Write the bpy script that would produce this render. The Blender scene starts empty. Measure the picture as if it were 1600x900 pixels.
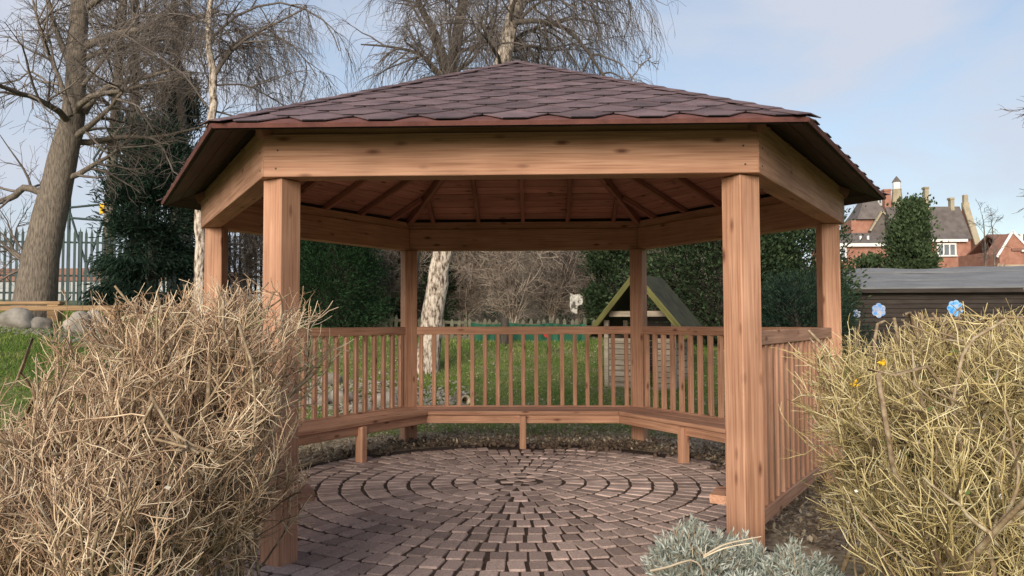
import bpy, bmesh, math
import numpy as np
from mathutils import Vector, Matrix

S = bpy.context.scene
COL = S.collection
PI = math.pi
rad = math.radians

# ------------------------------------------------------------------ camera, sky, sun, exposure
cam = bpy.data.cameras.new('camera')
cam.sensor_width = 36.0
cam.lens = 1237.3 / 1600 * 36
cam.clip_start = 0.05
cam.clip_end = 3000
camo = bpy.data.objects.new('camera', cam)
COL.objects.link(camo)
yaw, pit, rol = 0.0312, 0.0421, -0.0032
fw = Vector((-math.sin(yaw) * math.cos(pit), math.cos(yaw) * math.cos(pit), math.sin(pit)))
rt = Vector((math.cos(yaw), math.sin(yaw), 0))
up = rt.cross(fw)
r2 = rt * math.cos(rol) + up * math.sin(rol)
u2 = -rt * math.sin(rol) + up * math.cos(rol)
camo.matrix_world = Matrix(((r2.x, u2.x, -fw.x, 0.157), (r2.y, u2.y, -fw.y, -6.873), (r2.z, u2.z, -fw.z, 1.372), (0, 0, 0, 1)))
S.camera = camo

SUN_AZ, SUN_EL = rad(-163), rad(20)
w = bpy.data.worlds.new('World')
S.world = w
w.use_nodes = True
wn, wl = w.node_tree.nodes, w.node_tree.links
wn.clear()
wo = wn.new('ShaderNodeOutputWorld'); bg = wn.new('ShaderNodeBackground')
sky = wn.new('ShaderNodeTexSky'); sky.sky_type = 'NISHITA'; sky.sun_disc = False
sky.sun_elevation = SUN_EL; sky.sun_rotation = SUN_AZ
sky.air_density = 1.0; sky.dust_density = 1.5; sky.ozone_density = 1.0
tc = wn.new('ShaderNodeTexCoord')
mp = wn.new('ShaderNodeMapping'); mp.inputs['Scale'].default_value = (1.6, 1.6, 4.2); mp.inputs['Location'].default_value = (3.3, 2.2, 1.0); mp.inputs['Rotation'].default_value = (0.15, 0.35, 0.4)
nz = wn.new('ShaderNodeTexNoise'); nz.inputs['Scale'].default_value = 1.5; nz.inputs['Detail'].default_value = 7; nz.inputs['Roughness'].default_value = 0.52; nz.inputs['Distortion'].default_value = 0.35
cr = wn.new('ShaderNodeValToRGB')
cr.color_ramp.elements[0].position = 0.38; cr.color_ramp.elements[0].color = (0.18,) * 3 + (1,)
cr.color_ramp.elements[1].position = 0.60; cr.color_ramp.elements[1].color = (0.95,) * 3 + (1,)
mx = wn.new('ShaderNodeMix'); mx.data_type = 'RGBA'
mx.inputs['B'].default_value = (3.75, 4.0, 4.6, 1)          # thin high cloud
wl.new(tc.outputs['Generated'], mp.inputs['Vector']); wl.new(mp.outputs[0], nz.inputs['Vector'])
wl.new(nz.outputs[0], cr.inputs[0]); wl.new(cr.outputs[0], mx.inputs['Factor'])
wl.new(sky.outputs[0], mx.inputs['A']); wl.new(mx.outputs['Result'], bg.inputs['Color'])
bg.inputs['Strength'].default_value = 0.093
wl.new(bg.outputs[0], wo.inputs[0])

sl = bpy.data.lights.new('sun', 'SUN')
sl.energy = 2.45; sl.angle = rad(36); sl.color = (1.0, 0.90, 0.76)
so = bpy.data.objects.new('sun', sl); COL.objects.link(so)
sd = Vector((math.sin(SUN_AZ) * math.cos(SUN_EL), math.cos(SUN_AZ) * math.cos(SUN_EL), math.sin(SUN_EL)))
so.rotation_euler = sd.to_track_quat('Z', 'Y').to_euler()
so.location = sd * 40

S.view_settings.view_transform = 'Standard'
S.view_settings.look = 'None'
S.view_settings.exposure = 0.9
S.view_settings.gamma = 1.0
S.view_settings.use_curve_mapping = False
S.render.engine = 'CYCLES'
S.cycles.use_denoising = True
S.cycles.max_bounces = 8
S.cycles.diffuse_bounces = 5
S.cycles.transparent_max_bounces = 4

# ------------------------------------------------------------------ helpers
def tag(o, label=None, cat=None, group=None, kind=None):
    if label: o['label'] = label
    if cat: o['category'] = cat
    if group: o['group'] = group
    if kind: o['kind'] = kind
    return o

def thing(name, label, cat, loc=(0, 0, 0), group=None, rotz=0.0):
    o = bpy.data.objects.new(name, None)
    o.empty_display_size = 0.2
    COL.objects.link(o)
    o.location = loc
    o.rotation_euler = (0, 0, rotz)
    return tag(o, label, cat, group)

def obj(name, me, mat=None, parent=None, M=None):
    if mat is not None and len(me.materials) == 0:
        me.materials.append(mat)
    o = bpy.data.objects.new(name, me)
    COL.objects.link(o)
    if parent is not None: o.parent = parent
    if M is not None: o.matrix_local = M
    return o

def mesh(name, V, faces=(), smooth=False, tone=None):
    """faces: list of (m, k) integer arrays"""
    me = bpy.data.meshes.new(name)
    V = np.asarray(V, dtype=np.float32)
    fa = [np.asarray(f, dtype=np.int32) for f in faces if len(f)]
    me.vertices.add(len(V)); me.vertices.foreach_set('co', V.ravel())
    nl = sum(f.size for f in fa); npoly = sum(len(f) for f in fa)
    me.loops.add(nl); me.loops.foreach_set('vertex_index', np.concatenate([f.ravel() for f in fa]))
    me.polygons.add(npoly)
    st, k0 = [], 0
    for f in fa:
        st.append(k0 + np.arange(len(f)) * f.shape[1]); k0 += f.size
    me.polygons.foreach_set('loop_start', np.concatenate(st).astype(np.int32))
    if smooth: me.polygons.foreach_set('use_smooth', np.ones(npoly, dtype=bool))
    if tone is not None:
        me.attributes.new('tone', 'FLOAT', 'FACE').data.foreach_set('value', np.asarray(tone, dtype=np.float32))
    me.update(calc_edges=True)
    return me

def tones(rg, tubes, amp=0.24):
    """one random tone for each twig of a list of (pts, sides)"""
    return np.concatenate([np.repeat(rg.uniform(-amp, amp, len(p)), (p.shape[1] - 1) * sd_) for p, sd_ in tubes])

def pmesh(name, V, F, smooth=False):
    me = bpy.data.meshes.new(name)
    me.from_pydata([tuple(v) for v in V], [], [tuple(f) for f in F])
    if smooth: me.polygons.foreach_set('use_smooth', np.ones(len(me.polygons), dtype=bool))
    me.update()
    return me

_box = {}
def box(dx, dy, dz, bev=0.004):
    k = (round(dx, 4), round(dy, 4), round(dz, 4), bev)
    if k in _box: return _box[k]
    bm = bmesh.new(); bmesh.ops.create_cube(bm, size=1.0)
    bmesh.ops.scale(bm, vec=(dx, dy, dz), verts=bm.verts)
    if bev: bmesh.ops.bevel(bm, geom=bm.edges[:], offset=bev, segments=1, affect='EDGES')
    me = bpy.data.meshes.new('box'); bm.to_mesh(me); bm.free()
    _box[k] = me
    return me

def ubox(dx, dy, dz, bev=0.004):
    return box(dx, dy, dz, bev).copy()

def frame(p0, p1, upv=(0, 0, 1)):
    p0, p1 = Vector(p0), Vector(p1)
    x = (p1 - p0).normalized(); u = Vector(upv)
    y = u.cross(x).normalized(); z = x.cross(y)
    c = (p0 + p1) / 2
    return Matrix(((x.x, y.x, z.x, c.x), (x.y, y.y, z.y, c.y), (x.z, y.z, z.z, c.z), (0, 0, 0, 1))), (p1 - p0).length

def plank(name, p0, p1, wid, hei, mat, parent, upv=(0, 0, 1), bev=0.004):
    M, L = frame(p0, p1, upv)
    me = box(L, wid, hei, bev)
    if len(me.materials) and me.materials[0] != mat: me = me.copy(); me.materials.clear()
    return obj(name, me, mat, parent, M)

def T(x, y, z): return Matrix.Translation((x, y, z))

def tube(Pp, Rr, sides=3, cap=False):
    """Pp (N,P,3), Rr (N,P) -> verts, quads"""
    Pp = np.asarray(Pp, float); Rr = np.asarray(Rr, float)
    N, Pn, _ = Pp.shape
    t = np.empty_like(Pp)
    t[:, 1:-1] = Pp[:, 2:] - Pp[:, :-2]; t[:, 0] = Pp[:, 1] - Pp[:, 0]; t[:, -1] = Pp[:, -1] - Pp[:, -2]
    n = np.linalg.norm(t, axis=2, keepdims=True)
    t = np.where(n > 1e-7, t / np.maximum(n, 1e-7), np.array([0, 0, 1.0]))
    ref = np.zeros((N, 1, 3)); m = np.abs((Pp[:, -1] - Pp[:, 0])[:, 2]) > 0.75 * np.linalg.norm(Pp[:, -1] - Pp[:, 0], axis=1)
    ref[m, 0] = (1, 0, 0); ref[~m, 0] = (0, 0, 1)
    a = np.cross(t, ref); a /= np.maximum(np.linalg.norm(a, axis=2, keepdims=True), 1e-6)
    b = np.cross(t, a)
    th = np.arange(sides) / sides * 2 * PI
    V = Pp[:, :, None] + Rr[:, :, None, None] * (a[:, :, None] * np.cos(th)[:, None] + b[:, :, None] * np.sin(th)[:, None])
    base = (np.arange(N) * Pn * sides)[:, None, None] + (np.arange(Pn - 1) * sides)[None, :, None]
    i = np.arange(sides)[None, None]; j = (np.arange(sides) + 1) % sides; j = j[None, None]
    Q = np.stack([base + i, base + j, base + sides + j, base + sides + i], -1).reshape(-1, 4)
    return V.reshape(-1, 3), Q

def join(parts):
    V, Q, k = [], {}, 0
    for v, q in parts:
        v = np.asarray(v); q = np.asarray(q)
        V.append(v); Q.setdefault(q.shape[1], []).append(q + k); k += len(v)
    return np.concatenate(V), [np.concatenate(x) for x in Q.values()]

def norm(v): return v / np.maximum(np.linalg.norm(v, axis=-1, keepdims=True), 1e-9)

def grow(rg, Pp, Rr, n, L, ang, npts, r0, r1, tmin=0.2, tmax=1.0, wander=0.15, droop=0.0, taper=0.4, keep=None, bias=None):
    """children of polylines: returns (pts, radii)"""
    N, Pn, _ = Pp.shape
    idx = np.repeat(np.arange(N), n); M = len(idx)
    t = rg.uniform(tmin, tmax, M); f = t * (Pn - 1); i0 = np.minimum(f.astype(int), Pn - 2); f = f - i0
    A, B = Pp[idx, i0], Pp[idx, i0 + 1]
    st = A + (B - A) * f[:, None]; tg = norm(B - A)
    pr = Rr[idx, i0] * (1 - f) + Rr[idx, i0 + 1] * f
    v = rg.normal(size=(M, 3)); v -= (v * tg).sum(1, keepdims=True) * tg; v = norm(v)
    a = rg.normal(ang, 0.25, M)[:, None]
    d = np.cos(a) * tg + np.sin(a) * v
    if bias is not None: d = norm(d + np.asarray(bias))
    ln = L * rg.uniform(0.55, 1.25, M) * (1 - taper * t)
    pts = np.empty((M, npts, 3)); pts[:, 0] = st
    for k in range(npts - 1):
        d = norm(d + wander * rg.normal(size=(M, 3)) - np.array([0, 0, droop]))
        pts[:, k + 1] = pts[:, k] + d * (ln / (npts - 1))[:, None]
    ra = np.minimum(pr * 0.8, r0)[:, None] * np.linspace(1, 0, npts)[None] + r1 * np.linspace(0, 1, npts)[None]
    if keep is not None:
        m = keep(pts[:, -1]) & keep(pts[:, npts // 2]); pts, ra = pts[m], ra[m]
    return pts, ra

def leaves(rg, C, ln, wd, flat=0.0, dirs=None):
    """rhombic leaves at points C -> verts, quads"""
    n = len(C)
    d = norm(rg.normal(size=(n, 3))) if dirs is None else norm(dirs + 0.5 * rg.normal(size=(n, 3)))
    s = norm(np.cross(d, norm(rg.normal(size=(n, 3)) + np.array([0, 0, flat]))))
    l = (ln * rg.uniform(0.6, 1.3, n))[:, None]; ww = (wd * rg.uniform(0.6, 1.3, n))[:, None]
    nn = np.cross(d, s)
    V = np.stack([C, C + d * l * 0.5 + s * ww * 0.5 + nn * l * 0.08, C + d * l, C + d * l * 0.5 - s * ww * 0.5 + nn * l * 0.08], 1)
    return V.reshape(-1, 3), np.arange(n * 4).reshape(n, 4)

def spline(pts, n):
    pts = np.asarray(pts, float); t = np.linspace(0, len(pts) - 1, n); i = np.minimum(t.astype(int), len(pts) - 2); f = (t - i)[:, None]
    g = lambda k: pts[np.clip(k, 0, len(pts) - 1)]
    p0, p1, p2, p3 = g(i - 1), g(i), g(i + 1), g(i + 2)
    return 0.5 * (2 * p1 + (p2 - p0) * f + (2 * p0 - 5 * p1 + 4 * p2 - p3) * f ** 2 + (3 * p1 - p0 - 3 * p2 + p3) * f ** 3)

# ------------------------------------------------------------------ materials
def M_new(name):
    m = bpy.data.materials.new(name); m.use_nodes = True
    nt = m.node_tree; b = nt.nodes['Principled BSDF']
    b.inputs['Specular IOR Level'].default_value = 0.25
    return m, nt.nodes, nt.links, b

def ramp(nodes, stops):
    r = nodes.new('ShaderNodeValToRGB'); e = r.color_ramp.elements
    while len(e) < len(stops): e.new(0.5)
    for k, (p, c) in enumerate(stops): e[k].position = p; e[k].color = (*c, 1)
    return r

def plain(name, c1, c2, scale=8.0, rough=0.85, bump=0.2, detail=6, stretch=(1, 1, 1), rnd=0.25, bscale=None, transl=0.0, stops=None, spec=None):
    """two-tone noise material with per-object variation and fine relief"""
    m, N, L, b = M_new(name)
    t = N.new('ShaderNodeTexCoord'); mp = N.new('ShaderNodeMapping'); mp.inputs['Scale'].default_value = stretch
    oi = N.new('ShaderNodeObjectInfo'); ad = N.new('ShaderNodeVectorMath'); ad.operation = 'ADD'
    sc = N.new('ShaderNodeMath'); sc.operation = 'MULTIPLY'; sc.inputs[1].default_value = 37.0
    L.new(oi.outputs['Random'], sc.inputs[0]); L.new(t.outputs['Object'], mp.inputs[0]); L.new(mp.outputs[0], ad.inputs[0]); L.new(sc.outputs[0], ad.inputs[1])
    n = N.new('ShaderNodeTexNoise'); n.inputs['Scale'].default_value = scale; n.inputs['Detail'].default_value = detail; n.inputs['Roughness'].default_value = 0.62
    L.new(ad.outputs[0], n.inputs['Vector'])
    r = ramp(N, stops or [(0.32, c1), (0.68, c2)]); L.new(n.outputs[0], r.inputs[0])
    hs = N.new('ShaderNodeHueSaturation')
    ma = N.new('ShaderNodeMapRange'); ma.inputs[3].default_value = 1 - rnd; ma.inputs[4].default_value = 1 + rnd
    L.new(oi.outputs['Random'], ma.inputs[0]); L.new(ma.outputs[0], hs.inputs['Value']); L.new(r.outputs[0], hs.inputs['Color'])
    L.new(hs.outputs[0], b.inputs['Base Color'])
    b.inputs['Roughness'].default_value = rough
    if spec is not None: b.inputs['Specular IOR Level'].default_value = spec
    if bump:
        n2 = N.new('ShaderNodeTexNoise'); n2.inputs['Scale'].default_value = bscale or scale * 6; n2.inputs['Detail'].default_value = 4
        L.new(ad.outputs[0], n2.inputs['Vector'])
        bp = N.new('ShaderNodeBump'); bp.inputs['Strength'].default_value = bump; bp.inputs['Distance'].default_value = 0.01
        L.new(n2.outputs[0], bp.inputs['Height']); L.new(bp.outputs[0], b.inputs['Normal'])
    if transl:
        tr = N.new('ShaderNodeBsdfTranslucent'); mxs = N.new('ShaderNodeMixShader'); mxs.inputs[0].default_value = transl
        L.new(hs.outputs[0], tr.inputs[0]); L.new(b.outputs[0], mxs.inputs[1]); L.new(tr.outputs[0], mxs.inputs[2])
        L.new(mxs.outputs[0], N['Material Output'].inputs[0])
    return m

def speck(name, stops, scale, rough=0.8, transl=0.3):
    """leaf or twig material: every small piece its own tone (noise at piece scale)"""
    m = plain(name, None, None, scale=scale, rough=rough, bump=0, detail=3, rnd=0.08, transl=transl, stops=stops)
    N, L = m.node_tree.nodes, m.node_tree.links
    rp = [q for q in N if q.type == 'VALTORGB'][0]; src = rp.inputs[0].links[0].from_socket
    at = N.new('ShaderNodeAttribute'); at.attribute_name = 'tone'; ad = N.new('ShaderNodeMath'); ad.operation = 'ADD'
    L.new(src, ad.inputs[0]); L.new(at.outputs['Fac'], ad.inputs[1]); L.new(ad.outputs[0], rp.inputs[0])
    return m

def wood(name, a, b2, dark, knots=True, gx=1.0, rnd=0.14):
    m, N, L, b = M_new(name)
    t = N.new('ShaderNodeTexCoord'); oi = N.new('ShaderNodeObjectInfo')
    sc = N.new('ShaderNodeMath'); sc.operation = 'MULTIPLY'; sc.inputs[1].default_value = 53.0
    ad = N.new('ShaderNodeVectorMath'); ad.operation = 'ADD'
    L.new(oi.outputs['Random'], sc.inputs[0]); L.new(t.outputs['Object'], ad.inputs[0]); L.new(sc.outputs[0], ad.inputs[1])
    mp = N.new('ShaderNodeMapping'); mp.inputs['Scale'].default_value = (1.1 * gx, 26, 26); L.new(ad.outputs[0], mp.inputs[0])
    n = N.new('ShaderNodeTexNoise'); n.inputs['Scale'].default_value = 1.6; n.inputs['Detail'].default_value = 6; n.inputs['Distortion'].default_value = 0.6
    L.new(mp.outputs[0], n.inputs['Vector'])
    r = ramp(N, [(0.28, a), (0.5, tuple((x + y) / 2 for x, y in zip(a, b2))), (0.72, b2)]); L.new(n.outputs[0], r.inputs[0])
    # broad tone change along the timber
    n3 = N.new('ShaderNodeTexNoise'); n3.inputs['Scale'].default_value = 2.2; n3.inputs['Detail'].default_value = 3; L.new(ad.outputs[0], n3.inputs['Vector'])
    r3 = ramp(N, [(0.3, (0.80, 0.78, 0.76)), (0.7, (1.1, 1.1, 1.1))]); L.new(n3.outputs[0], r3.inputs[0])
    mu = N.new('ShaderNodeMix'); mu.data_type = 'RGBA'; mu.blend_type = 'MULTIPLY'; mu.inputs['Factor'].default_value = 1
    L.new(r.outputs[0], mu.inputs['A']); L.new(r3.outputs[0], mu.inputs['B'])
    mg = N.new('ShaderNodeMapping'); mg.inputs['Scale'].default_value = (2.2, 95, 95); L.new(ad.outputs[0], mg.inputs[0])
    ng = N.new('ShaderNodeTexNoise'); ng.inputs['Scale'].default_value = 1.0; ng.inputs['Detail'].default_value = 4; L.new(mg.outputs[0], ng.inputs['Vector'])
    rgn = ramp(N, [(0.30, (0.70, 0.64, 0.60)), (0.52, (1.0, 1.0, 1.0)), (0.8, (1.1, 1.1, 1.1))]); L.new(ng.outputs[0], rgn.inputs[0])
    mu2 = N.new('ShaderNodeMix'); mu2.data_type = 'RGBA'; mu2.blend_type = 'MULTIPLY'; mu2.inputs['Factor'].default_value = 1
    L.new(mu.outputs['Result'], mu2.inputs['A']); L.new(rgn.outputs[0], mu2.inputs['B'])
    col = mu2.outputs['Result']
    if knots:
        mk = N.new('ShaderNodeMapping'); mk.inputs['Scale'].default_value = (3.3, 9.5, 9.5); L.new(ad.outputs[0], mk.inputs[0])
        vo = N.new('ShaderNodeTexVoronoi'); vo.inputs['Scale'].default_value = 1.0; L.new(mk.outputs[0], vo.inputs['Vector'])
        rk = ramp(N, [(0.05, (0.95, 0.95, 0.95)), (0.095, (0.6, 0.6, 0.6)), (0.19, (0, 0, 0))]); L.new(vo.outputs['Distance'], rk.inputs[0])
        mx2 = N.new('ShaderNodeMix'); mx2.data_type = 'RGBA'; L.new(rk.outputs[0], mx2.inputs['Factor'])
        L.new(col, mx2.inputs['A']); mx2.inputs['B'].default_value = (*dark, 1); col = mx2.outputs['Result']
    hs = N.new('ShaderNodeHueSaturation'); ma = N.new('ShaderNodeMapRange'); ma.inputs[3].default_value = 1 - rnd; ma.inputs[4].default_value = 1 + rnd
    L.new(oi.outputs['Random'], ma.inputs[0]); L.new(ma.outputs[0], hs.inputs['Value']); L.new(col, hs.inputs['Color'])
    L.new(hs.outputs[0], b.inputs['Base Color'])
    b.inputs['Roughness'].default_value = 0.72
    bp = N.new('ShaderNodeBump'); bp.inputs['Strength'].default_value = 0.25; bp.inputs['Distance'].default_value = 0.003
    L.new(n.outputs[0], bp.inputs['Height']); L.new(bp.outputs[0], b.inputs['Normal'])
    return m

MAT = dict(
    timber=wood('timber', (0.39, 0.20, 0.126), (0.54, 0.315, 0.21), (0.12, 0.045, 0.026)),
    soffit_shade=wood('soffit_shade_timber', (0.035, 0.022, 0.020), (0.070, 0.044, 0.038), (0.02, 0.012, 0.01), knots=False),  # timber darkened: the shade under the eaves is put into its colour
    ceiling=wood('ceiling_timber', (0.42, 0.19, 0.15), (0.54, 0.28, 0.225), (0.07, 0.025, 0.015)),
    rafter=wood('rafter_timber', (0.30, 0.13, 0.098), (0.40, 0.20, 0.155), (0.07, 0.03, 0.02)),
    grey_timber=wood('grey_timber', (0.30, 0.25, 0.19), (0.46, 0.39, 0.30), (0.12, 0.08, 0.05)),
    trail_timber=wood('trail_timber', (0.24, 0.15, 0.08), (0.36, 0.24, 0.13), (0.10, 0.05, 0.03)),
    picket=wood('picket_timber', (0.085, 0.085, 0.055), (0.17, 0.165, 0.12), (0.05, 0.05, 0.03), knots=False),
    moss_timber=wood('moss_timber', (0.10, 0.10, 0.028), (0.20, 0.185, 0.06), (0.08, 0.07, 0.03), knots=False),
    dark_board=wood('dark_board', (0.026, 0.021, 0.019), (0.055, 0.044, 0.038), (0.02, 0.015, 0.012), knots=False),
    shingle=plain('shingle', (0.085, 0.060, 0.068), (0.175, 0.118, 0.125), scale=5, rough=0.92, bump=0.5, bscale=260, rnd=0.22),
    drip=plain('red_starter', (0.10, 0.040, 0.036), (0.17, 0.070, 0.058), scale=9, rough=0.9, bump=0.3, bscale=240, rnd=0.05),
    bitumen=plain('bitumen_edge', (0.012, 0.009, 0.010), (0.022, 0.017, 0.018), bump=0, rnd=0.1),
    steel=plain('screw_steel', (0.04, 0.035, 0.03), (0.08, 0.07, 0.06), bump=0, rough=0.5),
    paver=plain('paver', (0.285, 0.205, 0.178), (0.47, 0.36, 0.32), scale=9, rough=0.88, bump=0.6, bscale=60, rnd=0.30),
    clod=plain('clod_soil', (0.075, 0.052, 0.038), (0.17, 0.12, 0.09), scale=14, bump=0.5),
    joint=plain('joint_soil', (0.050, 0.030, 0.022), (0.10, 0.066, 0.050), scale=14, bump=0.8, bscale=60),
    twig=speck('hedge_twig', [(0.15, (0.13, 0.078, 0.050)), (0.42, (0.34, 0.225, 0.145)), (0.60, (0.54, 0.395, 0.26)), (0.85, (0.74, 0.63, 0.46))], 6, transl=0),
    twig_olive=speck('hedge_twig_olive', [(0.15, (0.12, 0.085, 0.036)), (0.42, (0.34, 0.26, 0.115)), (0.60, (0.56, 0.455, 0.22)), (0.85, (0.74, 0.65, 0.41))], 9, transl=0),
    stem=speck('hedge_stem', [(0.3, (0.13, 0.085, 0.05)), (0.55, (0.29, 0.215, 0.135)), (0.75, (0.44, 0.38, 0.27))], 30, transl=0),
    moss_roof=plain('moss_roof', (0.026, 0.026, 0.019), (0.062, 0.062, 0.034), scale=5, bump=0.5, bscale=40),
    bark=plain('grey_bark', (0.065, 0.053, 0.043), (0.24, 0.20, 0.16), scale=9, stretch=(5, 5, 0.9), bump=1.0, bscale=11, rnd=0.1),
    bark_dark=plain('dark_bark', (0.045, 0.038, 0.032), (0.11, 0.09, 0.075), scale=6, stretch=(4, 4, 0.8), bump=0.8, bscale=14, rnd=0.1),
    birch=plain('birch_bark', None, None, scale=5.5, stretch=(4.5, 4.5, 1.5), bump=1.0, bscale=14, rnd=0.05,
                stops=[(0.38, (0.065, 0.045, 0.032)), (0.46, (0.26, 0.21, 0.165)), (0.56, (0.50, 0.43, 0.36)), (0.8, (0.66, 0.60, 0.53))]),
    branch=speck('bare_branch', [(0.2, (0.06, 0.048, 0.042)), (0.7, (0.19, 0.16, 0.14))], 4, transl=0),
    thicket=speck('thicket_twig', [(0.3, (0.20, 0.15, 0.12)), (0.7, (0.48, 0.40, 0.33))], 3, transl=0),
    conifer=speck('conifer_leaf', [(0.3, (0.010, 0.024, 0.016)), (0.7, (0.034, 0.066, 0.040))], 4),
    cypress=speck('cypress_leaf', [(0.3, (0.010, 0.030, 0.012)), (0.7, (0.032, 0.082, 0.030))], 4),
    holly=speck('holly_leaf', [(0.3, (0.014, 0.030, 0.012)), (0.6, (0.045, 0.078, 0.032)), (0.8, (0.10, 0.13, 0.065))], 7),
    ivy=speck('ivy_leaf', [(0.3, (0.030, 0.050, 0.020)), (0.7, (0.085, 0.125, 0.055))], 3),
    lavender=speck('lavender_leaf', [(0.3, (0.33, 0.38, 0.33)), (0.7, (0.62, 0.66, 0.61))], 12),
    grass=speck('grass_blade', [(0.25, (0.085, 0.17, 0.026)), (0.48, (0.15, 0.25, 0.045)), (0.62, (0.25, 0.30, 0.085)), (0.78, (0.42, 0.37, 0.18))], 2.2, transl=0.35),
    litter=speck('leaf_litter', [(0.3, (0.16, 0.11, 0.07)), (0.5, (0.36, 0.28, 0.19)), (0.75, (0.58, 0.49, 0.36))], 10),
    gravel=plain('gravel_stone', (0.16, 0.145, 0.12), (0.36, 0.33, 0.285), scale=7, bump=0.3),
    rock=plain('pale_rock', (0.14, 0.125, 0.105), (0.31, 0.285, 0.25), scale=4, bump=0.8, bscale=16),
    palisade=plain('green_steel', (0.022, 0.042, 0.044), (0.042, 0.066, 0.066), scale=4, bump=0, rough=0.6),
    white=plain('white_paint', (0.62, 0.62, 0.60), (0.78, 0.78, 0.76), scale=3, bump=0.05, rough=0.6, rnd=0.05),
    brick_far=plain('far_brick', (0.25, 0.115, 0.08), (0.36, 0.185, 0.135), scale=2.5, bump=0, rnd=0.05),
    slate=plain('far_slate', (0.095, 0.080, 0.075), (0.155, 0.135, 0.125), scale=2, bump=0.2, rnd=0.06),
    stone_far=plain('far_stone', (0.26, 0.22, 0.15), (0.38, 0.33, 0.24), scale=2, bump=0, rnd=0.05),
    glass=plain('window_glass', (0.10, 0.12, 0.14), (0.20, 0.22, 0.25), scale=1, bump=0, rough=0.15, spec=0.5),
    felt=plain('roof_felt', (0.115, 0.12, 0.13), (0.19, 0.195, 0.205), scale=1.6, bump=0.4, bscale=90, rnd=0.04, stretch=(0.5, 2, 2)),
    cladding=plain('cladding', (0.30, 0.31, 0.32), (0.42, 0.43, 0.44), scale=0.5, bump=0, rnd=0.05),
    cladding_brown=plain('cladding_brown', (0.17, 0.09, 0.07), (0.24, 0.13, 0.10), scale=0.5, bump=0, rnd=0.05),
    blue_paint=plain('blue_flower_paint', None, None, scale=11, bump=0, rnd=0.05, stops=[(0.40, (0.04, 0.22, 0.62)), (0.5, (0.13, 0.42, 0.80)), (0.60, (0.40, 0.44, 0.55))]),
    pale_paint=plain('pale_flower_paint', None, None, scale=11, bump=0, rnd=0.05, stops=[(0.40, (0.10, 0.30, 0.70)), (0.48, (0.26, 0.34, 0.55)), (0.60, (0.45, 0.46, 0.50))]),
    yellow=plain('yellow_petal', (0.75, 0.42, 0.02), (0.90, 0.62, 0.05), scale=30, bump=0, rough=0.6, transl=0.3),
    green_sheet=plain('green_sheet', (0.010, 0.062, 0.036), (0.020, 0.11, 0.062), scale=3, bump=0.2, rough=0.6),
    red_paint=plain('red_paint', (0.40, 0.03, 0.03), (0.55, 0.06, 0.05), bump=0),
    owl=plain('weathered_white', None, None, scale=10, bump=0.2, stops=[(0.42, (0.08, 0.07, 0.06)), (0.52, (0.40, 0.38, 0.34)), (0.7, (0.55, 0.53, 0.48))]),
    log_end=plain('cut_log', (0.42, 0.34, 0.24), (0.60, 0.52, 0.40), scale=12, bump=0.2),
    earth_bank=plain('bank_soil', (0.055, 0.048, 0.030), (0.16, 0.125, 0.085), scale=1.2, bump=0.6, bscale=6),
    bud=plain('pale_bud', (0.55, 0.52, 0.45), (0.75, 0.72, 0.66), scale=30, bump=0),
    green_leaf=speck('green_leaf', [(0.3, (0.05, 0.09, 0.03)), (0.7, (0.16, 0.22, 0.06))], 20),
    yellow_leaf=speck('yellow_leaf', [(0.3, (0.35, 0.30, 0.03)), (0.7, (0.60, 0.50, 0.08))], 20),
)

# ------------------------------------------------------------------ ground
def sst(t): t = np.clip(t, 0, 1); return t * t * (3 - 2 * t)
def hgt(x, y):
    x = np.asarray(x, float); y = np.asarray(y, float)
    r = np.hypot(x, y); th = np.arctan2(y, x)
    left = sst((-x - 1.5) / 6.0) * sst((y + 4) / 6.0)
    back = sst((y + 1.5) / 5.0)
    A = 0.95 * back * (1 - 0.35 * sst((x - 2) / 4)) + 0.42 * left
    z = A * sst((r - 3.3) / 7.0)
    z = z + left * 0.055 * np.clip(r - 10, 0, 14)
    return z

rg = np.random.default_rng(5)
rr = np.concatenate([np.linspace(0, 8, 65), 8 * np.exp(np.linspace(0, np.log(150), 48))[1:]])
na = 144
th = np.arange(na) / na * 2 * PI
RR, TH = np.meshgrid(rr[1:], th, indexing='ij')
gx, gy = RR * np.cos(TH), RR * np.sin(TH)
gz = hgt(gx, gy)
clod = np.exp(-((RR - 2.75) / 0.75) ** 2) * 0.014 * rg.normal(size=RR.shape) + np.where(RR > 3.4, 0.010, 0.0) * rg.normal(size=RR.shape)
ent_ = np.abs(np.arctan2(gx, -gy)) < rad(44)
gz = gz + np.where((RR < 2.3) | (ent_ & (RR < 3.7)), 0, clod) - np.where((RR < 2.25) | (ent_ & (RR < 3.6)), 0.035, 0.012)
V = np.concatenate([[[0, 0, -0.035]], np.stack([gx, gy, gz], -1).reshape(-1, 3)])
k = np.arange(len(rr) - 2)[:, None] * na; i = np.arange(na)[None]; j = (i + 1) % na
Q = np.stack([1 + k + i, 1 + k + na + i, 1 + k + na + j, 1 + k + j], -1).reshape(-1, 4)
Tt = np.stack([np.zeros(na, int), 1 + np.arange(na), 1 + (np.arange(na) + 1) % na], -1)
gm, N, L, b = M_new('ground_soil_and_turf')
t = N.new('ShaderNodeTexCoord')
n1 = N.new('ShaderNodeTexNoise'); n1.inputs['Scale'].default_value = 1.1; n1.inputs['Detail'].default_value = 8; n1.inputs['Roughness'].default_value = 0.65
n2 = N.new('ShaderNodeTexNoise'); n2.inputs['Scale'].default_value = 22; n2.inputs['Detail'].default_value = 6
ln_ = N.new('ShaderNodeVectorMath'); ln_.operation = 'LENGTH'
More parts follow.
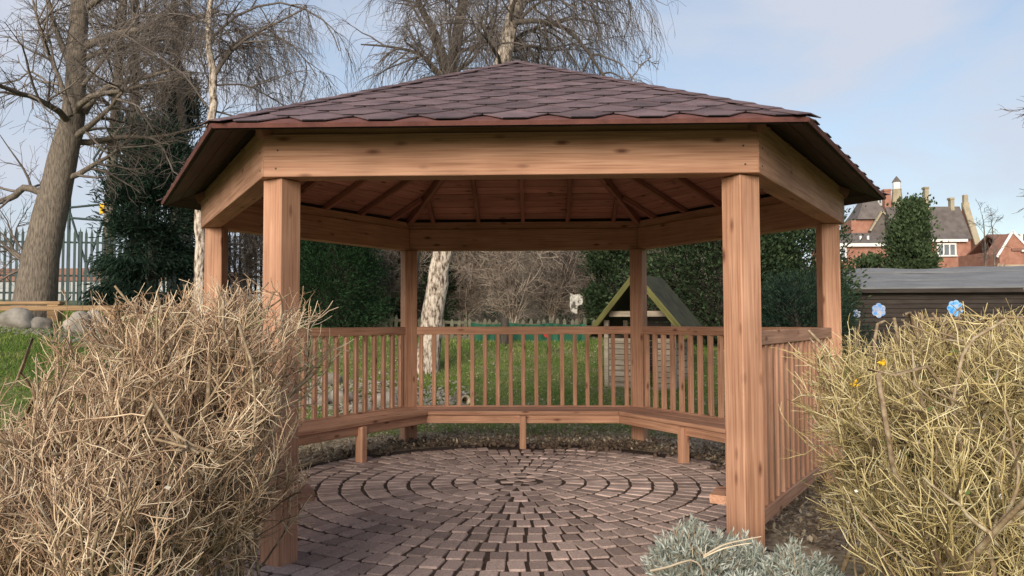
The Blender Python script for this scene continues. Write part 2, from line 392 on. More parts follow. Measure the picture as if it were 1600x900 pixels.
L.new(t.outputs['Object'], n1.inputs['Vector']); L.new(t.outputs['Object'], n2.inputs['Vector']); L.new(t.outputs['Object'], ln_.inputs[0])
soil = ramp(N, [(0.3, (0.15, 0.11, 0.078)), (0.5, (0.32, 0.25, 0.18)), (0.70, (0.44, 0.365, 0.27))]); L.new(n2.outputs[0], soil.inputs[0])
turf = ramp(N, [(0.3, (0.060, 0.085, 0.020)), (0.55, (0.125, 0.155, 0.040)), (0.70, (0.26, 0.21, 0.11))]); L.new(n2.outputs[0], turf.inputs[0])
mr = N.new('ShaderNodeMapRange'); mr.inputs[1].default_value = 2.9; mr.inputs[2].default_value = 4.0; L.new(ln_.outputs['Value'], mr.inputs[0])
a2 = N.new('ShaderNodeMath'); a2.operation = 'ADD'; L.new(mr.outputs[0], a2.inputs[0])
s2 = N.new('ShaderNodeMapRange'); s2.inputs[1].default_value = 0.3; s2.inputs[2].default_value = 0.7; s2.inputs[3].default_value = -0.5; s2.inputs[4].default_value = 0.5; L.new(n1.outputs[0], s2.inputs[0]); L.new(s2.outputs[0], a2.inputs[1])
a2.use_clamp = True
mm = N.new('ShaderNodeMix'); mm.data_type = 'RGBA'; L.new(a2.outputs[0], mm.inputs['Factor']); L.new(soil.outputs[0], mm.inputs['A']); L.new(turf.outputs[0], mm.inputs['B'])
L.new(mm.outputs['Result'], b.inputs['Base Color']); b.inputs['Roughness'].default_value = 0.95
bp = N.new('ShaderNodeBump'); bp.inputs['Strength'].default_value = 0.6; bp.inputs['Distance'].default_value = 0.015; L.new(n2.outputs[0], bp.inputs['Height']); L.new(bp.outputs[0], b.inputs['Normal'])
tag(obj('ground', mesh('ground', V, [Q, Tt], True), gm), kind='structure')

# ------------------------------------------------------------------ paved floor: rings of stone setts
disc = thing('paved_floor', None, None); disc['kind'] = 'structure'
pv = []
for q in range(5):                                   # five worn sett shapes, top edges rounded
    r = np.random.default_rng(40 + q)
    hx, hy, e, ht = 0.5, 0.5, 0.055, 1.0
    o4 = np.array([[-hx, -hy], [hx, -hy], [hx, hy], [-hx, hy]]) + r.uniform(-0.045, 0.045, (4, 2))
    # eight-sided outline: corners knocked off
    out = []
    for c in range(4):
        p, a_, b_ = o4[c], o4[c - 1], o4[(c + 1) % 4]
        out += [p + (a_ - p) * 0.07, p + (b_ - p) * 0.05]
    out = np.array(out)
    vv = [(*p, -0.06) for p in out] + [(*p, -0.0055) for p in out] + [(*(p * (1 - e)), r.uniform(-0.0015, 0.001)) for p in out]
    ff = []
    for c in range(8):
        d = (c + 1) % 8
        ff += [(c, d, 8 + d, 8 + c), (8 + c, 8 + d, 16 + d, 16 + c)]
    ff.append(tuple(range(16, 24)))
    pv.append(pmesh('paving_stone', vv, ff)); pv[-1].materials.append(MAT['paver'])
stones = []
r = np.random.default_rng(8)
pitch, tang = 0.188, 0.121
for ring in range(0, 17):
    R = 0.10 + pitch * ring
    n = max(5, int(round(2 * PI * R / tang)))
    off = r.uniform(0, 2 * PI)
    for c in range(n):
        a = off + 2 * PI * (c + r.uniform(-0.05, 0.05)) / n
        x, y = R * math.cos(a), R * math.sin(a)
        ent = abs(((a + PI / 2 + PI) % (2 * PI)) - PI)        # angle from the entrance side
        lim = 2.02 + 0.05 * math.sin(3 * a + 1)
        if y > 1.3: lim = 1.86 + 0.12 * math.sin(7 * a)
        if ent < rad(37): lim = 3.3
        elif ent < rad(60): lim = 2.2
        if R > lim: continue
        if R > 1.75 and y > 0.5 and r.random() < 0.12: continue      # stones lost from the rim
        tw = 2 * PI * R / n
        sx, sy = (tw - 0.012) * r.uniform(0.88, 1.0), (pitch - 0.022) * r.uniform(0.93, 1.0)
        if ring == 0: sx, sy = 0.085 * r.uniform(0.8, 1.1), 0.11
        Mx = T(x, y, r.normal(0, 0.0022)) @ Matrix.Rotation(a - PI / 2 + r.normal(0, 0.03), 4, 'Z') @ Matrix.Rotation(r.normal(0, 0.012), 4, 'X') @ Matrix.Rotation(r.normal(0, 0.012), 4, 'Y') @ Matrix.Diagonal((sx, sy, 1, 1))
        stones.append((y, Mx, pv[r.integers(5)]))
stones.sort(key=lambda s: s[0])
vis = [s for s in stones if s[0] > -2.75]
near = vis[:300]
rest = vis[300:] + [s for s in stones if s[0] <= -2.75]
for y, Mx, me in near: obj('paving_stone', me, None, disc, Mx)
VV, FF, k = [], [], 0
for y, Mx, me in rest:
    for v in me.vertices: VV.append(Mx @ v.co)
    for p in me.polygons: FF.append([k + q for q in p.vertices])
    k += len(me.vertices)
me = pmesh('paving_stones_far', VV, FF)
m2 = MAT['paver'].copy(); m2.name = 'paver_far'
me.materials.append(m2)
# per-stone tone for the joined stones
at_ = me.attributes.new('tone', 'FLOAT', 'FACE')
at_.data.foreach_set('value', np.repeat(r.uniform(0.70, 1.30, len(rest)), len(pv[0].polygons)).astype(np.float32))
nt = m2.node_tree; an = nt.nodes.new('ShaderNodeAttribute'); an.attribute_name = 'tone'
hsn = [q for q in nt.nodes if q.type == 'HUE_SAT'][0]; nt.links.new(an.outputs['Fac'], hsn.inputs['Value'])
tag(obj('distant_paving', me, None, disc), kind='stuff')
# sand bedding between the stones
a = np.arange(72) / 72 * 2 * PI
rb_ = [3.45 if abs(((q + PI / 2 + PI) % (2 * PI)) - PI) < rad(36) else 2.14 + 0.05 * math.sin(5 * q) for q in a]
ev = [(0, 0, -0.010)] + [(R_ * math.cos(q), R_ * math.sin(q), -0.011) for R_, q in zip(rb_, a)]
obj('bedding', pmesh('bedding', ev, [(0, 1 + q, 1 + (q + 1) % 72) for q in range(72)]), MAT['joint'], disc)

# ------------------------------------------------------------------ gazebo
G = thing('gazebo', 'hexagonal timber gazebo with reddish brown shingle roof and slatted sides', 'gazebo')
ANG = [240, 300, 0, 60, 120, 180]                   # front-left, front-right, right, back-right, back-left, left
def hexp(R, k, z): q = rad(ANG[k % 6]); return Vector((R * math.cos(q), R * math.sin(q), z))
RP, HP = 2.662, 0.076
RB, ZB, ZT = 2.807, 2.2, 2.445
RE, ZE, ZA = 3.1525, 2.432, 3.640
tim = MAT['timber']
# posts, set square to the radius of the hexagon; local x runs along the grain
for k in range(6):
    c = hexp(RP, k, 0); q = rad(ANG[k])
    Mx = Matrix(((0, math.cos(q), -math.sin(q), c.x), (0, math.sin(q), math.cos(q), c.y), (1, 0, 0, (ZB - 0.06) / 2 - 0.002), (0, 0, 0, 1)))
    obj('post', box(ZB + 0.06, 2 * HP, 2 * HP, 0.006), tim, G, Mx)
# ring beams with mitred ends
def ringbeam(name, Ro, th_, z0, z1, k, gap=0.0015):
    Ri = Ro - th_ / math.cos(PI / 6)
    A0, A1 = hexp(Ro, k, 0), hexp(Ro, k + 1, 0)
    ex = (A1 - A0).normalized(); ey = Vector((0, 0, 1)).cross(ex)
    c = (A0 + A1) / 2
    ho = (A1 - A0).length / 2 - gap; hi = (hexp(Ri, k + 1, 0) - hexp(Ri, k, 0)).length / 2 - gap
    hz = (z1 - z0) / 2
    vv = [(-ho, 0, -hz), (ho, 0, -hz), (hi, th_, -hz), (-hi, th_, -hz), (-ho, 0, hz), (ho, 0, hz), (hi, th_, hz), (-hi, th_, hz)]
    ff = [(3, 2, 1, 0), (4, 5, 6, 7), (0, 1, 5, 4), (1, 2, 6, 5), (2, 3, 7, 6), (3, 0, 4, 7)]
    bm = bmesh.new(); bv = [bm.verts.new(q) for q in vv]
    for f in ff: bm.faces.new([bv[q] for q in f])
    bmesh.ops.bevel(bm, geom=bm.edges[:], offset=0.0035, segments=1, affect='EDGES')
    bmesh.ops.recalc_face_normals(bm, faces=bm.faces[:])
    me = bpy.data.meshes.new(name); bm.to_mesh(me); bm.free()
    Mx = Matrix(((ex.x, ey.x, 0, c.x), (ex.y, ey.y, 0, c.y), (0, 0, 1, (z0 + z1) / 2), (0, 0, 0, 1)))
    return obj(name, me, tim, G, Mx)
scr = pmesh('screw', [(0.007 * math.cos(q * PI / 3), 0, 0.007 * math.sin(q * PI / 3)) for q in range(6)] + [(0.006 * math.cos(q * PI / 3), -0.003, 0.006 * math.sin(q * PI / 3)) for q in range(6)],
            [(q, (q + 1) % 6, 6 + (q + 1) % 6, 6 + q) for q in range(6)] + [tuple(range(6, 12))])
for k in range(6):
    bmo = ringbeam('beam', RB, 0.145, ZB, ZT, k)
    hl = RB / 2
    if k in (0, 1, 5):
        for sx in (-1, 1):
            for dx, dz in ((0.075, -0.075), (0.085, 0.03)):
                obj('screw', scr, MAT['steel'], bmo, T(sx * (hl - dx), 0.0005, dz))
    ringbeam('wall_plate', RB - 0.03, 0.10, ZT + 0.003, ZT + 0.085, k)
# --- roof
roofbase = [hexp(RE, k, ZE) for k in range(6)]
apx = Vector((0, 0, ZA))
AP = RE * math.cos(PI / 6)
SL = math.hypot(AP, ZA - ZE); ce, se = AP / SL, (ZA - ZE) / SL
def face_frame(k):
    """u along eave, v up slope, n outward normal; origin mid-eave"""
    A0, A1 = roofbase[k], roofbase[(k + 1) % 6]
    o = (A0 + A1) / 2; u = (A1 - A0).normalized(); v = (apx - o).normalized(); n = u.cross(v)
    return Matrix(((u.x, v.x, n.x, o.x), (u.y, v.y, n.y, o.y), (u.z, v.z, n.z, o.z), (0, 0, 0, 1)))
dk = 0.020
dv = [tuple(p + Vector((0, 0, 0.0))) for p in roofbase] + [tuple(apx)]
dv += [tuple(p - Vector((0, 0, dk))) for p in roofbase] + [tuple(apx - Vector((0, 0, dk)))]
df = []
for k in range(6):
    d = (k + 1) % 6
    df += [(k, d, 6), (7 + d, 7 + k, 13), (k, 7 + k, 7 + d, d)]
roof = obj('roof', pmesh('roof', dv, df), MAT['soffit_shade'], G)  # deck takes the same colour with eave shade painted in
def clip(poly, a, b, c):
    """keep a*u+b*v<=c"""
    out = []
    for q in range(len(poly)):
        p0, p1 = poly[q], poly[(q + 1) % len(poly)]
        d0, d1 = a * p0[0] + b * p0[1] - c, a * p1[0] + b * p1[1] - c
        if d0 <= 0: out.append(p0)
        if (d0 < 0 < d1) or (d1 < 0 < d0):
            f = d0 / (d0 - d1); out.append((p0[0] + (p1[0] - p0[0]) * f, p0[1] + (p1[1] - p0[1]) * f))
    return out
HW = RE / 2
EXP, TW, FL_ = SL / 18.6, 0.357, 0.060
r = np.random.default_rng(3)
def shingle(k, row, uc):
    v0 = row * EXP - 0.004 + r.normal(0, 0.002)
    h = TW / 2 - 0.003
    poly = [(uc - FL_ + r.normal(0, .004), v0), (uc + FL_ + r.normal(0, .004), v0), (uc + h, v0 + EXP), (uc + h, v0 + EXP * 2.2), (uc - h, v0 + EXP * 2.2), (uc - h, v0 + EXP)]
    poly = clip(poly, SL, HW, HW * SL); 
    if len(poly) >= 3: poly = clip(poly, -SL, HW, HW * SL)
    if len(poly) < 3: return None
    ar = 0.5 * abs(sum(poly[q][0] * poly[(q + 1) % len(poly)][1] - poly[(q + 1) % len(poly)][0] * poly[q][1] for q in range(len(poly))))
    if ar < 0.003: return None
    lift = r.uniform(0, 0.001)
    zf = lambda v: 0.0185 + lift - (v - v0) * (0.0135 / (EXP * 2.2))
    m_ = len(poly)
    vv = [(p[0], p[1], zf(p[1])) for p in poly] + [(p[0], p[1], zf(p[1]) - 0.0058) for p in poly]
    ff = [tuple(range(m_)), tuple(range(2 * m_ - 1, m_ - 1, -1))] + [(m_ + q, m_ + (q + 1) % m_, (q + 1) % m_, q) for q in range(m_)]
    return vv, ff
joined, cnt = [], 0
for k in range(6):
    F = face_frame(k)
    for row in range(0, 19):
        o_ = 0.0 if row % 2 == 0 else TW / 2
        for c in range(-6, 7):
            s = shingle(k, row, c * TW + o_ + 0.045)
            if not s: continue
            if k in (0, 1, 5) and cnt < 300:
                me = pmesh('shingle', *s); me.materials.append(MAT['shingle']); me.materials.append(MAT['bitumen'])
                vb_ = min(v_[1] for v_ in s[0])
                for f in me.polygons[2:]:
                    if all(me.vertices[q].co.y < vb_ + 0.02 for q in f.vertices): f.material_index = 1
                obj('shingle', me, None, roof, F); cnt += 1
            else:
                joined.append(([F @ Vector(v) for v in s[0]], s[1]))
VV, FF, kk, tn = [], [], 0, []
for v, f in joined:
    VV += v; FF += [[kk + q for q in p] for p in f]; kk += len(v); tn += [r.uniform(0.78, 1.22)] * len(f)
me = pmesh('rear_shingles', VV, FF)
m2 = MAT['shingle'].copy(); m2.name = 'shingle_rear'; me.materials.append(m2)
me.attributes.new('tone', 'FLOAT', 'FACE').data.foreach_set('value', np.array(tn, dtype=np.float32))
nt = m2.node_tree; an = nt.nodes.new('ShaderNodeAttribute'); an.attribute_name = 'tone'
nt.links.new(an.outputs['Fac'], [q for q in nt.nodes if q.type == 'HUE_SAT'][0].inputs['Value'])
tag(obj('rear_shingles', me, None, roof), kind='stuff')
for k in range(6):
    F = face_frame(k)
    # red starter strip folded over the eave
    hw = HW + 0.008
    vv = [(-hw, -0.012, 0.0035), (hw, -0.012, 0.0035), (hw - 0.075, 0.12, 0.0035), (-hw + 0.075, 0.12, 0.0035), (-hw, -0.012, -0.020), (hw, -0.012, -0.020), (hw - .003, -0.006, -0.020), (-hw + .003, -0.006, -0.020), (hw - .003, -0.006, 0.001), (-hw + .003, -0.006, 0.001)]
    obj('drip_edge', pmesh('drip_edge', vv, [(0, 1, 2, 3), (4, 5, 1, 0), (5, 4, 7, 6), (6, 7, 9, 8)]), MAT['drip'], roof, F)
    # overlapping hip caps
    A0 = roofbase[k]; hd = (apx - A0).normalized(); Lh = (apx - A0).length
    side = hd.cross(Vector((0, 0, 1))).normalized(); nn = side.cross(hd).normalized()
    Hm = Matrix(((hd.x, side.x, nn.x, A0.x), (hd.y, side.y, nn.y, A0.y), (hd.z, side.z, nn.z, A0.z), (0, 0, 0, 1)))
    ncap = 16; sg = 0.17
    for c in range(ncap):
        x0 = -0.012 + c * Lh / ncap; x1 = x0 + Lh / ncap * 1.25; wd = 0.085
        z0, z1, dr = 0.026, 0.018, 0.085 * sg
        if c == ncap - 1: x1 = Lh
        vv = [(x0, 0, z0), (x1, 0, z1), (x0, wd, z0 - dr), (x1, wd * 0.9, z1 - dr), (x0, -wd, z0 - dr), (x1, -wd * 0.9, z1 - dr)]
        vv += [(a_, b_, c_ - 0.005) for a_, b_, c_ in vv]
        ff = [(0, 2, 3, 1), (4, 0, 1, 5), (6, 7, 9, 8), (10, 11, 7, 6), (2, 8, 9, 3), (5, 11, 10, 4), (0, 6, 8, 2), (4, 10, 6, 0)]
        obj('hip_cap', pmesh('hip_cap', vv, ff), MAT['shingle'], roof, Hm)
    # ceiling boards under the deck, parallel to the eave
    bw = 0.135; nb = int(SL / bw)
    for c in range(nb):
        v0, v1 = c * bw + 0.004, (c + 1) * bw - 0.003
        if c == 0: v0 = 0.012
        z1 = -dk * ce - 0.001; z0 = z1 - 0.014 - r.uniform(0, 0.002)
        vv = []
        for v_ in (v0, v1):
            h_ = HW * (1 - v_ / SL) - 0.012
            if h_ < 0.02: h_ = 0.02
            vv += [(-h_, v_, z0), (h_, v_, z0), (-h_, v_, z1), (h_, v_, z1)]
        obj('ceiling_board', pmesh('ceiling_board', vv, [(0, 1, 5, 4), (2, 6, 7, 3), (0, 2, 3, 1), (4, 5, 7, 6), (0, 4, 6, 2), (1, 3, 7, 5)]), MAT['soffit_shade'] if c < 3 else MAT['ceiling'], roof, F)  # outer three boards carry the overhang's shade as a darker colour
    # hip rafter and common rafters
    t0, t1 = A0.lerp(apx, 0.10), A0.lerp(apx, 0.985)
    dz = Vector((0, 0, -0.095))
    plank('rafter', t0 + dz, t1 + dz, 0.06, 0.08, MAT['rafter'], roof)
    for uu in (-1.05, -0.52, 0.0, 0.52, 1.05):
        vtop = SL * (1 - abs(uu) / HW) - 0.10
        if uu == 0: vtop = SL - 0.28
        p0 = F @ Vector((uu, 0.33, -0.066)); p1 = F @ Vector((uu, vtop, -0.066))
        plank('rafter', p0, p1, 0.045, 0.055, MAT['rafter'], roof)
# king block at the apex and ridge cap
bm = bmesh.new()
bmesh.ops.create_cone(bm, cap_ends=True, segments=6, radius1=0.20, radius2=0.10, depth=0.05)
bmesh.ops.bevel(bm, geom=bm.edges[:], offset=0.006, segments=1, affect='EDGES')
me = bpy.data.meshes.new('ridge_cap'); bm.to_mesh(me); bm.free()
obj('ridge_cap', me, MAT['shingle'], roof, T(0, 0, ZA - 0.030))
bm = bmesh.new(); bmesh.ops.create_cone(bm, cap_ends=True, segments=6, radius1=0.07, radius2=0.07, depth=0.30)
me = bpy.data.meshes.new('king_block'); bm.to_mesh(me); bm.free()
obj('king_block', me, MAT['ceiling'], roof, T(0, 0, ZA - 0.20))
# --- railings on five sides, benches inside them
ZR = 1.312
for k in (1, 2, 3, 4, 5):
    A0, A1 = hexp(RP, k, 0), hexp(RP, k + 1, 0)
    ex = (A1 - A0).normalized(); ey = Vector((0, 0, 1)).cross(ex)     # ey points inwards
    front = k in (1, 5)
    Lr = (A1 - A0).length - 2 * HP * 0.98
    c = (A0 + A1) / 2
    Mx = Matrix(((ex.x, ey.x, 0, c.x), (ex.y, ey.y, 0, c.y), (0, 0, 1, ZR - 0.045), (0, 0, 0, 1)))
    rail = obj('railing', box(Lr, 0.060, 0.090, 0.005), tim, G, Mx)
    zb = 0.20 if front else 0.375
    obj('bottom_rail', box(Lr, 0.060, 0.090 if front else 0.06, 0.005), tim, rail, T(0, 0.0, zb - 0.0 - (ZR - 0.045)))
    zb2 = zb + (0.045 if front else 0.03)
    nb = 17; bl = ZR - 0.09 - zb2 
    for q in range(nb):
        x = -Lr / 2 + (q + 0.5) * Lr / nb + r.normal(0, 0.003)
        Mb = T(x, r.normal(0, 0.001), zb2 + bl / 2 - (ZR - 0.045)) @ Matrix.Rotation(PI / 2, 4, 'Y') @ Matrix.Rotation(r.integers(4) * PI / 2, 4, 'X')
        obj('baluster', box(bl + 0.004, 0.045, 0.045, 0.003), tim, rail, Mb)
    if front: continue
    # bench: seat in two boards, apron, legs
    ap_o = RP * math.cos(PI / 6) - 0.05; ap_i = ap_o - 0.46
    zs = 0.395
    tn_ = math.tan(PI / 6)
    def seatboard(a_o, a_i, z0, z1, cl=None):
        pts = [(-a_o * tn_ + 0.002, a_o), (a_o * tn_ - 0.002, a_o), (a_i * tn_ - 0.002, a_i), (-a_i * tn_ + 0.002, a_i)]
        if cl: pts = clip(pts, *cl)
        m_ = len(pts)
        apo = RP * math.cos(PI / 6)
        vv = [(p[0], apo - p[1], z1) for p in pts] + [(p[0], apo - p[1], z0) for p in pts]
        ff = [tuple(range(m_)), tuple(range(2 * m_ - 1, m_ - 1, -1))] + [(m_ + q, m_ + (q + 1) % m_, (q + 1) % m_, q) for q in range(m_)]
        bm = bmesh.new(); bv = [bm.verts.new(v) for v in vv]
        for f in ff: bm.faces.new([bv[q] for q in f])
        bmesh.ops.bevel(bm, geom=bm.edges[:], offset=0.004, segments=1, affect='EDGES')
        bmesh.ops.recalc_face_normals(bm, faces=bm.faces[:])
        me = bpy.data.meshes.new('seat'); bm.to_mesh(me); bm.free()
        return me
    cl = None
    Ms = Matrix(((ex.x, ey.x, 0, c.x), (ex.y, ey.y, 0, c.y), (0, 0, 1, 0), (0, 0, 0, 1)))
    bench = obj('bench', seatboard(ap_o, ap_o - 0.226, zs - 0.042, zs, cl), tim, G, Ms)
    obj('seat_board', seatboard(ap_o - 0.232, ap_i, zs - 0.042, zs - 0.0005, cl), tim, bench)
    obj('apron', seatboard(ap_i + 0.075, ap_i + 0.03, zs - 0.135, zs - 0.044, cl), tim, bench)
    yl = RP * math.cos(PI / 6) - (ap_i + 0.055)
    for lx in (0.0,):
        Ml = T(lx, yl + 0.035, (zs - 0.046) / 2 - 0.01) @ Matrix.Rotation(PI / 2, 4, 'Y')
        obj('leg', box(zs - 0.036, 0.09, 0.07, 0.004), tim, bench, Ml)

for sx in (-1, 1):                                  # small wedge shelves fixed to the front posts
    pts = [(1.158, -2.18), (1.26, -1.94), (1.468, -2.06), (1.366, -2.30)]
    if sx < 0: pts = [(-p[0], p[1]) for p in reversed(pts)]
    m_ = 4
    vv = [(p[0], p[1], 0.362) for p in pts] + [(p[0], p[1], 0.312) for p in pts]
    me = pmesh('corner_shelf', vv, [tuple(range(m_ - 1, -1, -1)), tuple(range(m_, 2 * m_))] + [(q, (q + 1) % m_, m_ + (q + 1) % m_, m_ + q) for q in range(m_)])
    obj('corner_shelf', me, tim, G)
    A = Vector((1.331 * sx, -2.305, 0)); d = Vector((0.5 * sx, 0.866, 0)); e_ = Vector((-0.866 * sx, 0.5, 0))
    plank('shelf_bracket', A + d * 0.22 + e_ * 0.03 + Vector((0, 0, 0.27)), A + d * 0.22 + e_ * 0.17 + Vector((0, 0, 0.27)), 0.05, 0.08, tim, G)

# ------------------------------------------------------------------ bare trees
def wpt(px, py, d):
    """survey table: bearing and height read off the photograph, d metres away, gives a place on site"""
    return np.array([0.157 + d * (px - 838.6) / 1237.3, d - 6.873, 1.372 + d * (502.0 - py) / 1237.3])

def bare_tree(name, label, trunkpts, radii, seed, bark, limbs=10, l1=2.6, sub=8, l2=1.2, tw=6, l3=0.55, droop=0.02, tdroop=0.0, rt=0.006, ang=0.95,
              tmin=0.3, extra=(), twigmat='branch', limbmat=None, group=None, mid=0, fine=0, l4=0.3):
    """trunk as a surveyed polyline; limbs, branches and twigs grown from it"""
    rg = np.random.default_rng(seed)
    P0 = np.asarray(trunkpts, float); base = P0[0].copy(); base[2] = float(hgt(base[0], base[1])) - 0.15
    P0 = P0.copy(); P0[0] = base
    root = thing(name, label, 'tree', tuple(base), group)
    P = spline(P0 - base, 26); tt = np.linspace(0, 1, 26)
    R = np.interp(tt, np.linspace(0, 1, len(radii)), radii)
    P[1:-1] += rg.normal(0, 0.008, (24, 3))
    v, q = tube(P[None], R[None], 14)
    # buttressed, uneven bark outline
    vv = v.reshape(26, 14, 3); c = P[:, None]
    ph = np.arange(14) / 14 * 2 * PI
    fac = 1 + 0.06 * np.sin(3 * ph + 1)[None] + 0.035 * rg.normal(size=(26, 14)) + 0.28 * np.exp(-tt * 16)[:, None] * (0.6 + 0.4 * np.sin(4 * ph + seed))[None]
    vv = c + (vv - c) * fac[..., None]
    obj('trunk', mesh('trunk', vv.reshape(-1, 3), [q], True), MAT[bark], root)
    n1 = []
    Pl, Rl = grow(rg, P[None], R[None], limbs, l1, ang, 9, radii[0] * 0.19, rt * 1.5, tmin, 1.0, 0.13, -0.02 + droop, 0.35)
    n1.append((Pl, Rl))
    for pts, ra, rb in extra:
        e = spline(np.asarray(pts, float) - base, 9); n1.append((e[None], np.linspace(ra, rb, 9)[None]))
    Pl = np.concatenate([a for a, _ in n1]); Rl = np.concatenate([b_ for _, b_ in n1])
    for a_, b_ in zip(Pl, Rl):
        v, q = tube(a_[None], b_[None], 7); obj('limb', mesh('limb', v, [q], True), MAT[limbmat or bark], root)
    Pb, Rb_ = grow(rg, Pl, Rl, sub, l2, 0.8, 7, 0.028, rt, 0.15, 1.0, 0.16, droop, 0.3)
    Pt, Rt = grow(rg, Pb, Rb_, tw, l3, 0.75, 6, rt * 1.3, rt * 0.55, 0.1, 1.0, 0.17, tdroop, 0.2)
    parts = [tube(Pb, Rb_, 4), tube(Pt, Rt, 3)]
    if fine:
        Pf, Rf = grow(rg, Pt, Rt, fine, l4, 0.6, 5, rt * 0.8, rt * 0.5, 0.1, 1.0, 0.15, tdroop * 1.3, 0.2)
        parts.append(tube(Pf, Rf, 3))
    v, q = join(parts)
    tl = [(Pb, 4), (Pt, 3)] + ([(Pf, 3)] if fine else [])
    tag(obj('twigs', mesh('twigs', v, q, True, tones(rg, tl, 0.2)), MAT[twigmat], root), kind='stuff')
    return root

TG = 'bare trees behind the gazebo'
W = lambda lst, d: [wpt(x, y, d + (dd[0] if dd else 0)) for x, y, *dd in lst]
bare_tree('bare_tree', 'large bare tree with thick grey trunk beside the palisade fence', W([(36, 505), (46, 420), (62, 330), (84, 235), (96, 165), (100, 90), (102, 0), (108, -160), (112, -330)], 14),
          [0.34, 0.31, 0.28, 0.235, 0.19, 0.165, 0.15, 0.11, 0.05], 11, 'bark', limbs=16, l1=3.2, sub=9, l2=1.5, tw=7, l3=0.7, tmin=0.30, rt=0.006, group=TG, fine=3,
          extra=[(W([(108, 58), (150, 42), (205, 30), (260, 22), (330, 2)], 14), 0.085, 0.03), (W([(112, 165), (130, 140), (155, 122), (200, 112), (260, 95)], 14), 0.075, 0.025),
                 (W([(92, 170), (72, 110), (45, 50), (25, -20)], 13.6), 0.045, 0.02), (W([(88, 150), (30, 98), (0, 112), (-60, 120)], 13.8), 0.02, 0.01),
                 (W([(110, 120), (150, 70), (170, 45), (215, -10)], 13.8), 0.04, 0.015), (W([(40, 420), (20, 400), (-10, 380)], 14), 0.05, 0.02),
                 (W([(60, 300), (20, 285), (0, 300), (-30, 310)], 13.9), 0.07, 0.05)])
bare_tree('bare_tree', 'slim pale straight-trunked tree nearest the thick grey trunk', W([(157, 470), (160, 300), (164, 180), (168, 80), (174, -40), (178, -200)], 20),
          [0.15, 0.14, 0.125, 0.115, 0.10, 0.06], 12, 'bark', limbs=14, l1=2.4, sub=8, l2=1.2, tw=6, l3=0.6, tmin=0.25, rt=0.006, group=TG, fine=3)
bare_tree('bare_tree', 'slim dark-trunked tree rising through the dark conifer', W([(200, 470), (200, 300), (196, 180), (194, 80), (192, -40), (190, -200)], 19),
          [0.14, 0.125, 0.115, 0.11, 0.09, 0.06], 13, 'bark_dark', limbs=16, l1=2.6, sub=9, l2=1.3, tw=7, l3=0.6, tmin=0.25, rt=0.006, group=TG, fine=2)
bare_tree('bare_tree', 'slender greyish tree with dense twigs behind the left eave corner', W([(285, 470), (280, 300), (272, 160), (262, 60), (255, -60), (250, -180)], 21),
          [0.15, 0.13, 0.11, 0.10, 0.08, 0.04], 14, 'bark_dark', limbs=18, l1=2.8, sub=10, l2=1.5, tw=7, l3=0.7, tmin=0.25, rt=0.006, group=TG, fine=2)
bare_tree('birch_tree', 'thin pale-barked birch beside the left eave of the gazebo', W([(306, 480), (305, 400), (302, 330), (312, 240), (322, 160), (322, 110), (314, 50), (318, -40), (322, -160)], 12),
          [0.085, 0.075, 0.07, 0.062, 0.06, 0.055, 0.045, 0.035, 0.02], 15, 'birch', limbs=12, l1=1.9, sub=8, l2=1.1, tw=13, l3=0.9, tmin=0.42, tdroop=0.30, droop=0.06, rt=0.0035, group=TG, limbmat='branch', fine=3,
          extra=[(W([(326, 105), (345, 75), (375, 48), (420, 25), (470, 0)], 12), 0.035, 0.012), (W([(326, 105), (350, 60), (395, 40), (450, 60), (490, 110)], 12.4), 0.025, 0.008),
                 (W([(316, 50), (360, 10), (430, -10), (500, 20), (525, 70)], 12.6), 0.025, 0.008)])
bare_tree('birch_tree', 'leaning white birch behind the gazebo, trunk reappearing above the roof peak', W([(664, 585), (672, 520), (682, 450), (692, 390), (724, 280), (760, 180), (784, 100), (800, 30), (818, -60), (835, -190)], 13.7),
          [0.205, 0.185, 0.18, 0.175, 0.165, 0.155, 0.14, 0.125, 0.10, 0.05], 16, 'birch', limbs=13, l1=2.6, sub=9, l2=1.4, tw=11, l3=1.15, tmin=0.62, tdroop=0.42, droop=0.08, rt=0.0038, group=TG, limbmat='branch', fine=2,
          extra=[(W([(806, 28), (850, 26), (890, 42), (920, 75), (945, 115), (962, 132)], 13.5), 0.05, 0.015), (W([(800, 60), (830, 40), (870, 50), (905, 100)], 13.9), 0.03, 0.01),
                 (W([(815, -40), (880, -70), (940, -60), (975, -20)], 13.4), 0.05, 0.012), (W([(815, -30), (850, -60), (900, -40), (915, 10)], 13.6), 0.04, 0.012)])
bare_tree('bare_tree', 'dark forked bare tree showing above the roof left of the white birch', W([(638, 520), (643, 400), (665, 270), (690, 170), (704, 110), (712, 60), (722, 0), (735, -120)], 17),
          [0.17, 0.16, 0.15, 0.145, 0.14, 0.13, 0.11, 0.05], 17, 'bark_dark', limbs=16, l1=2.8, sub=9, l2=1.4, tw=11, l3=0.9, tmin=0.45, tdroop=0.25, droop=0.05, rt=0.0048, group=TG, fine=1,
          extra=[(W([(700, 125), (690, 75), (672, 30), (655, 0), (640, -60)], 17), 0.11, 0.05), (W([(690, 118), (660, 80), (610, 65), (560, 60)], 17), 0.05, 0.015), (W([(705, 110), (740, 85), (755, 50), (775, 10)], 16.8), 0.05, 0.015)])
bare_tree('bare_tree', 'small bare tree whose twigs show above the right roof slope', W([(930, 520), (945, 300), (965, 160), (985, 128), (1000, 105), (1022, 86)], 20),
          [0.07, 0.06, 0.04, 0.02, 0.014, 0.008], 18, 'branch', limbs=4, l1=0.6, sub=4, l2=0.35, tw=3, l3=0.2, tmin=0.8, rt=0.006, group=TG)
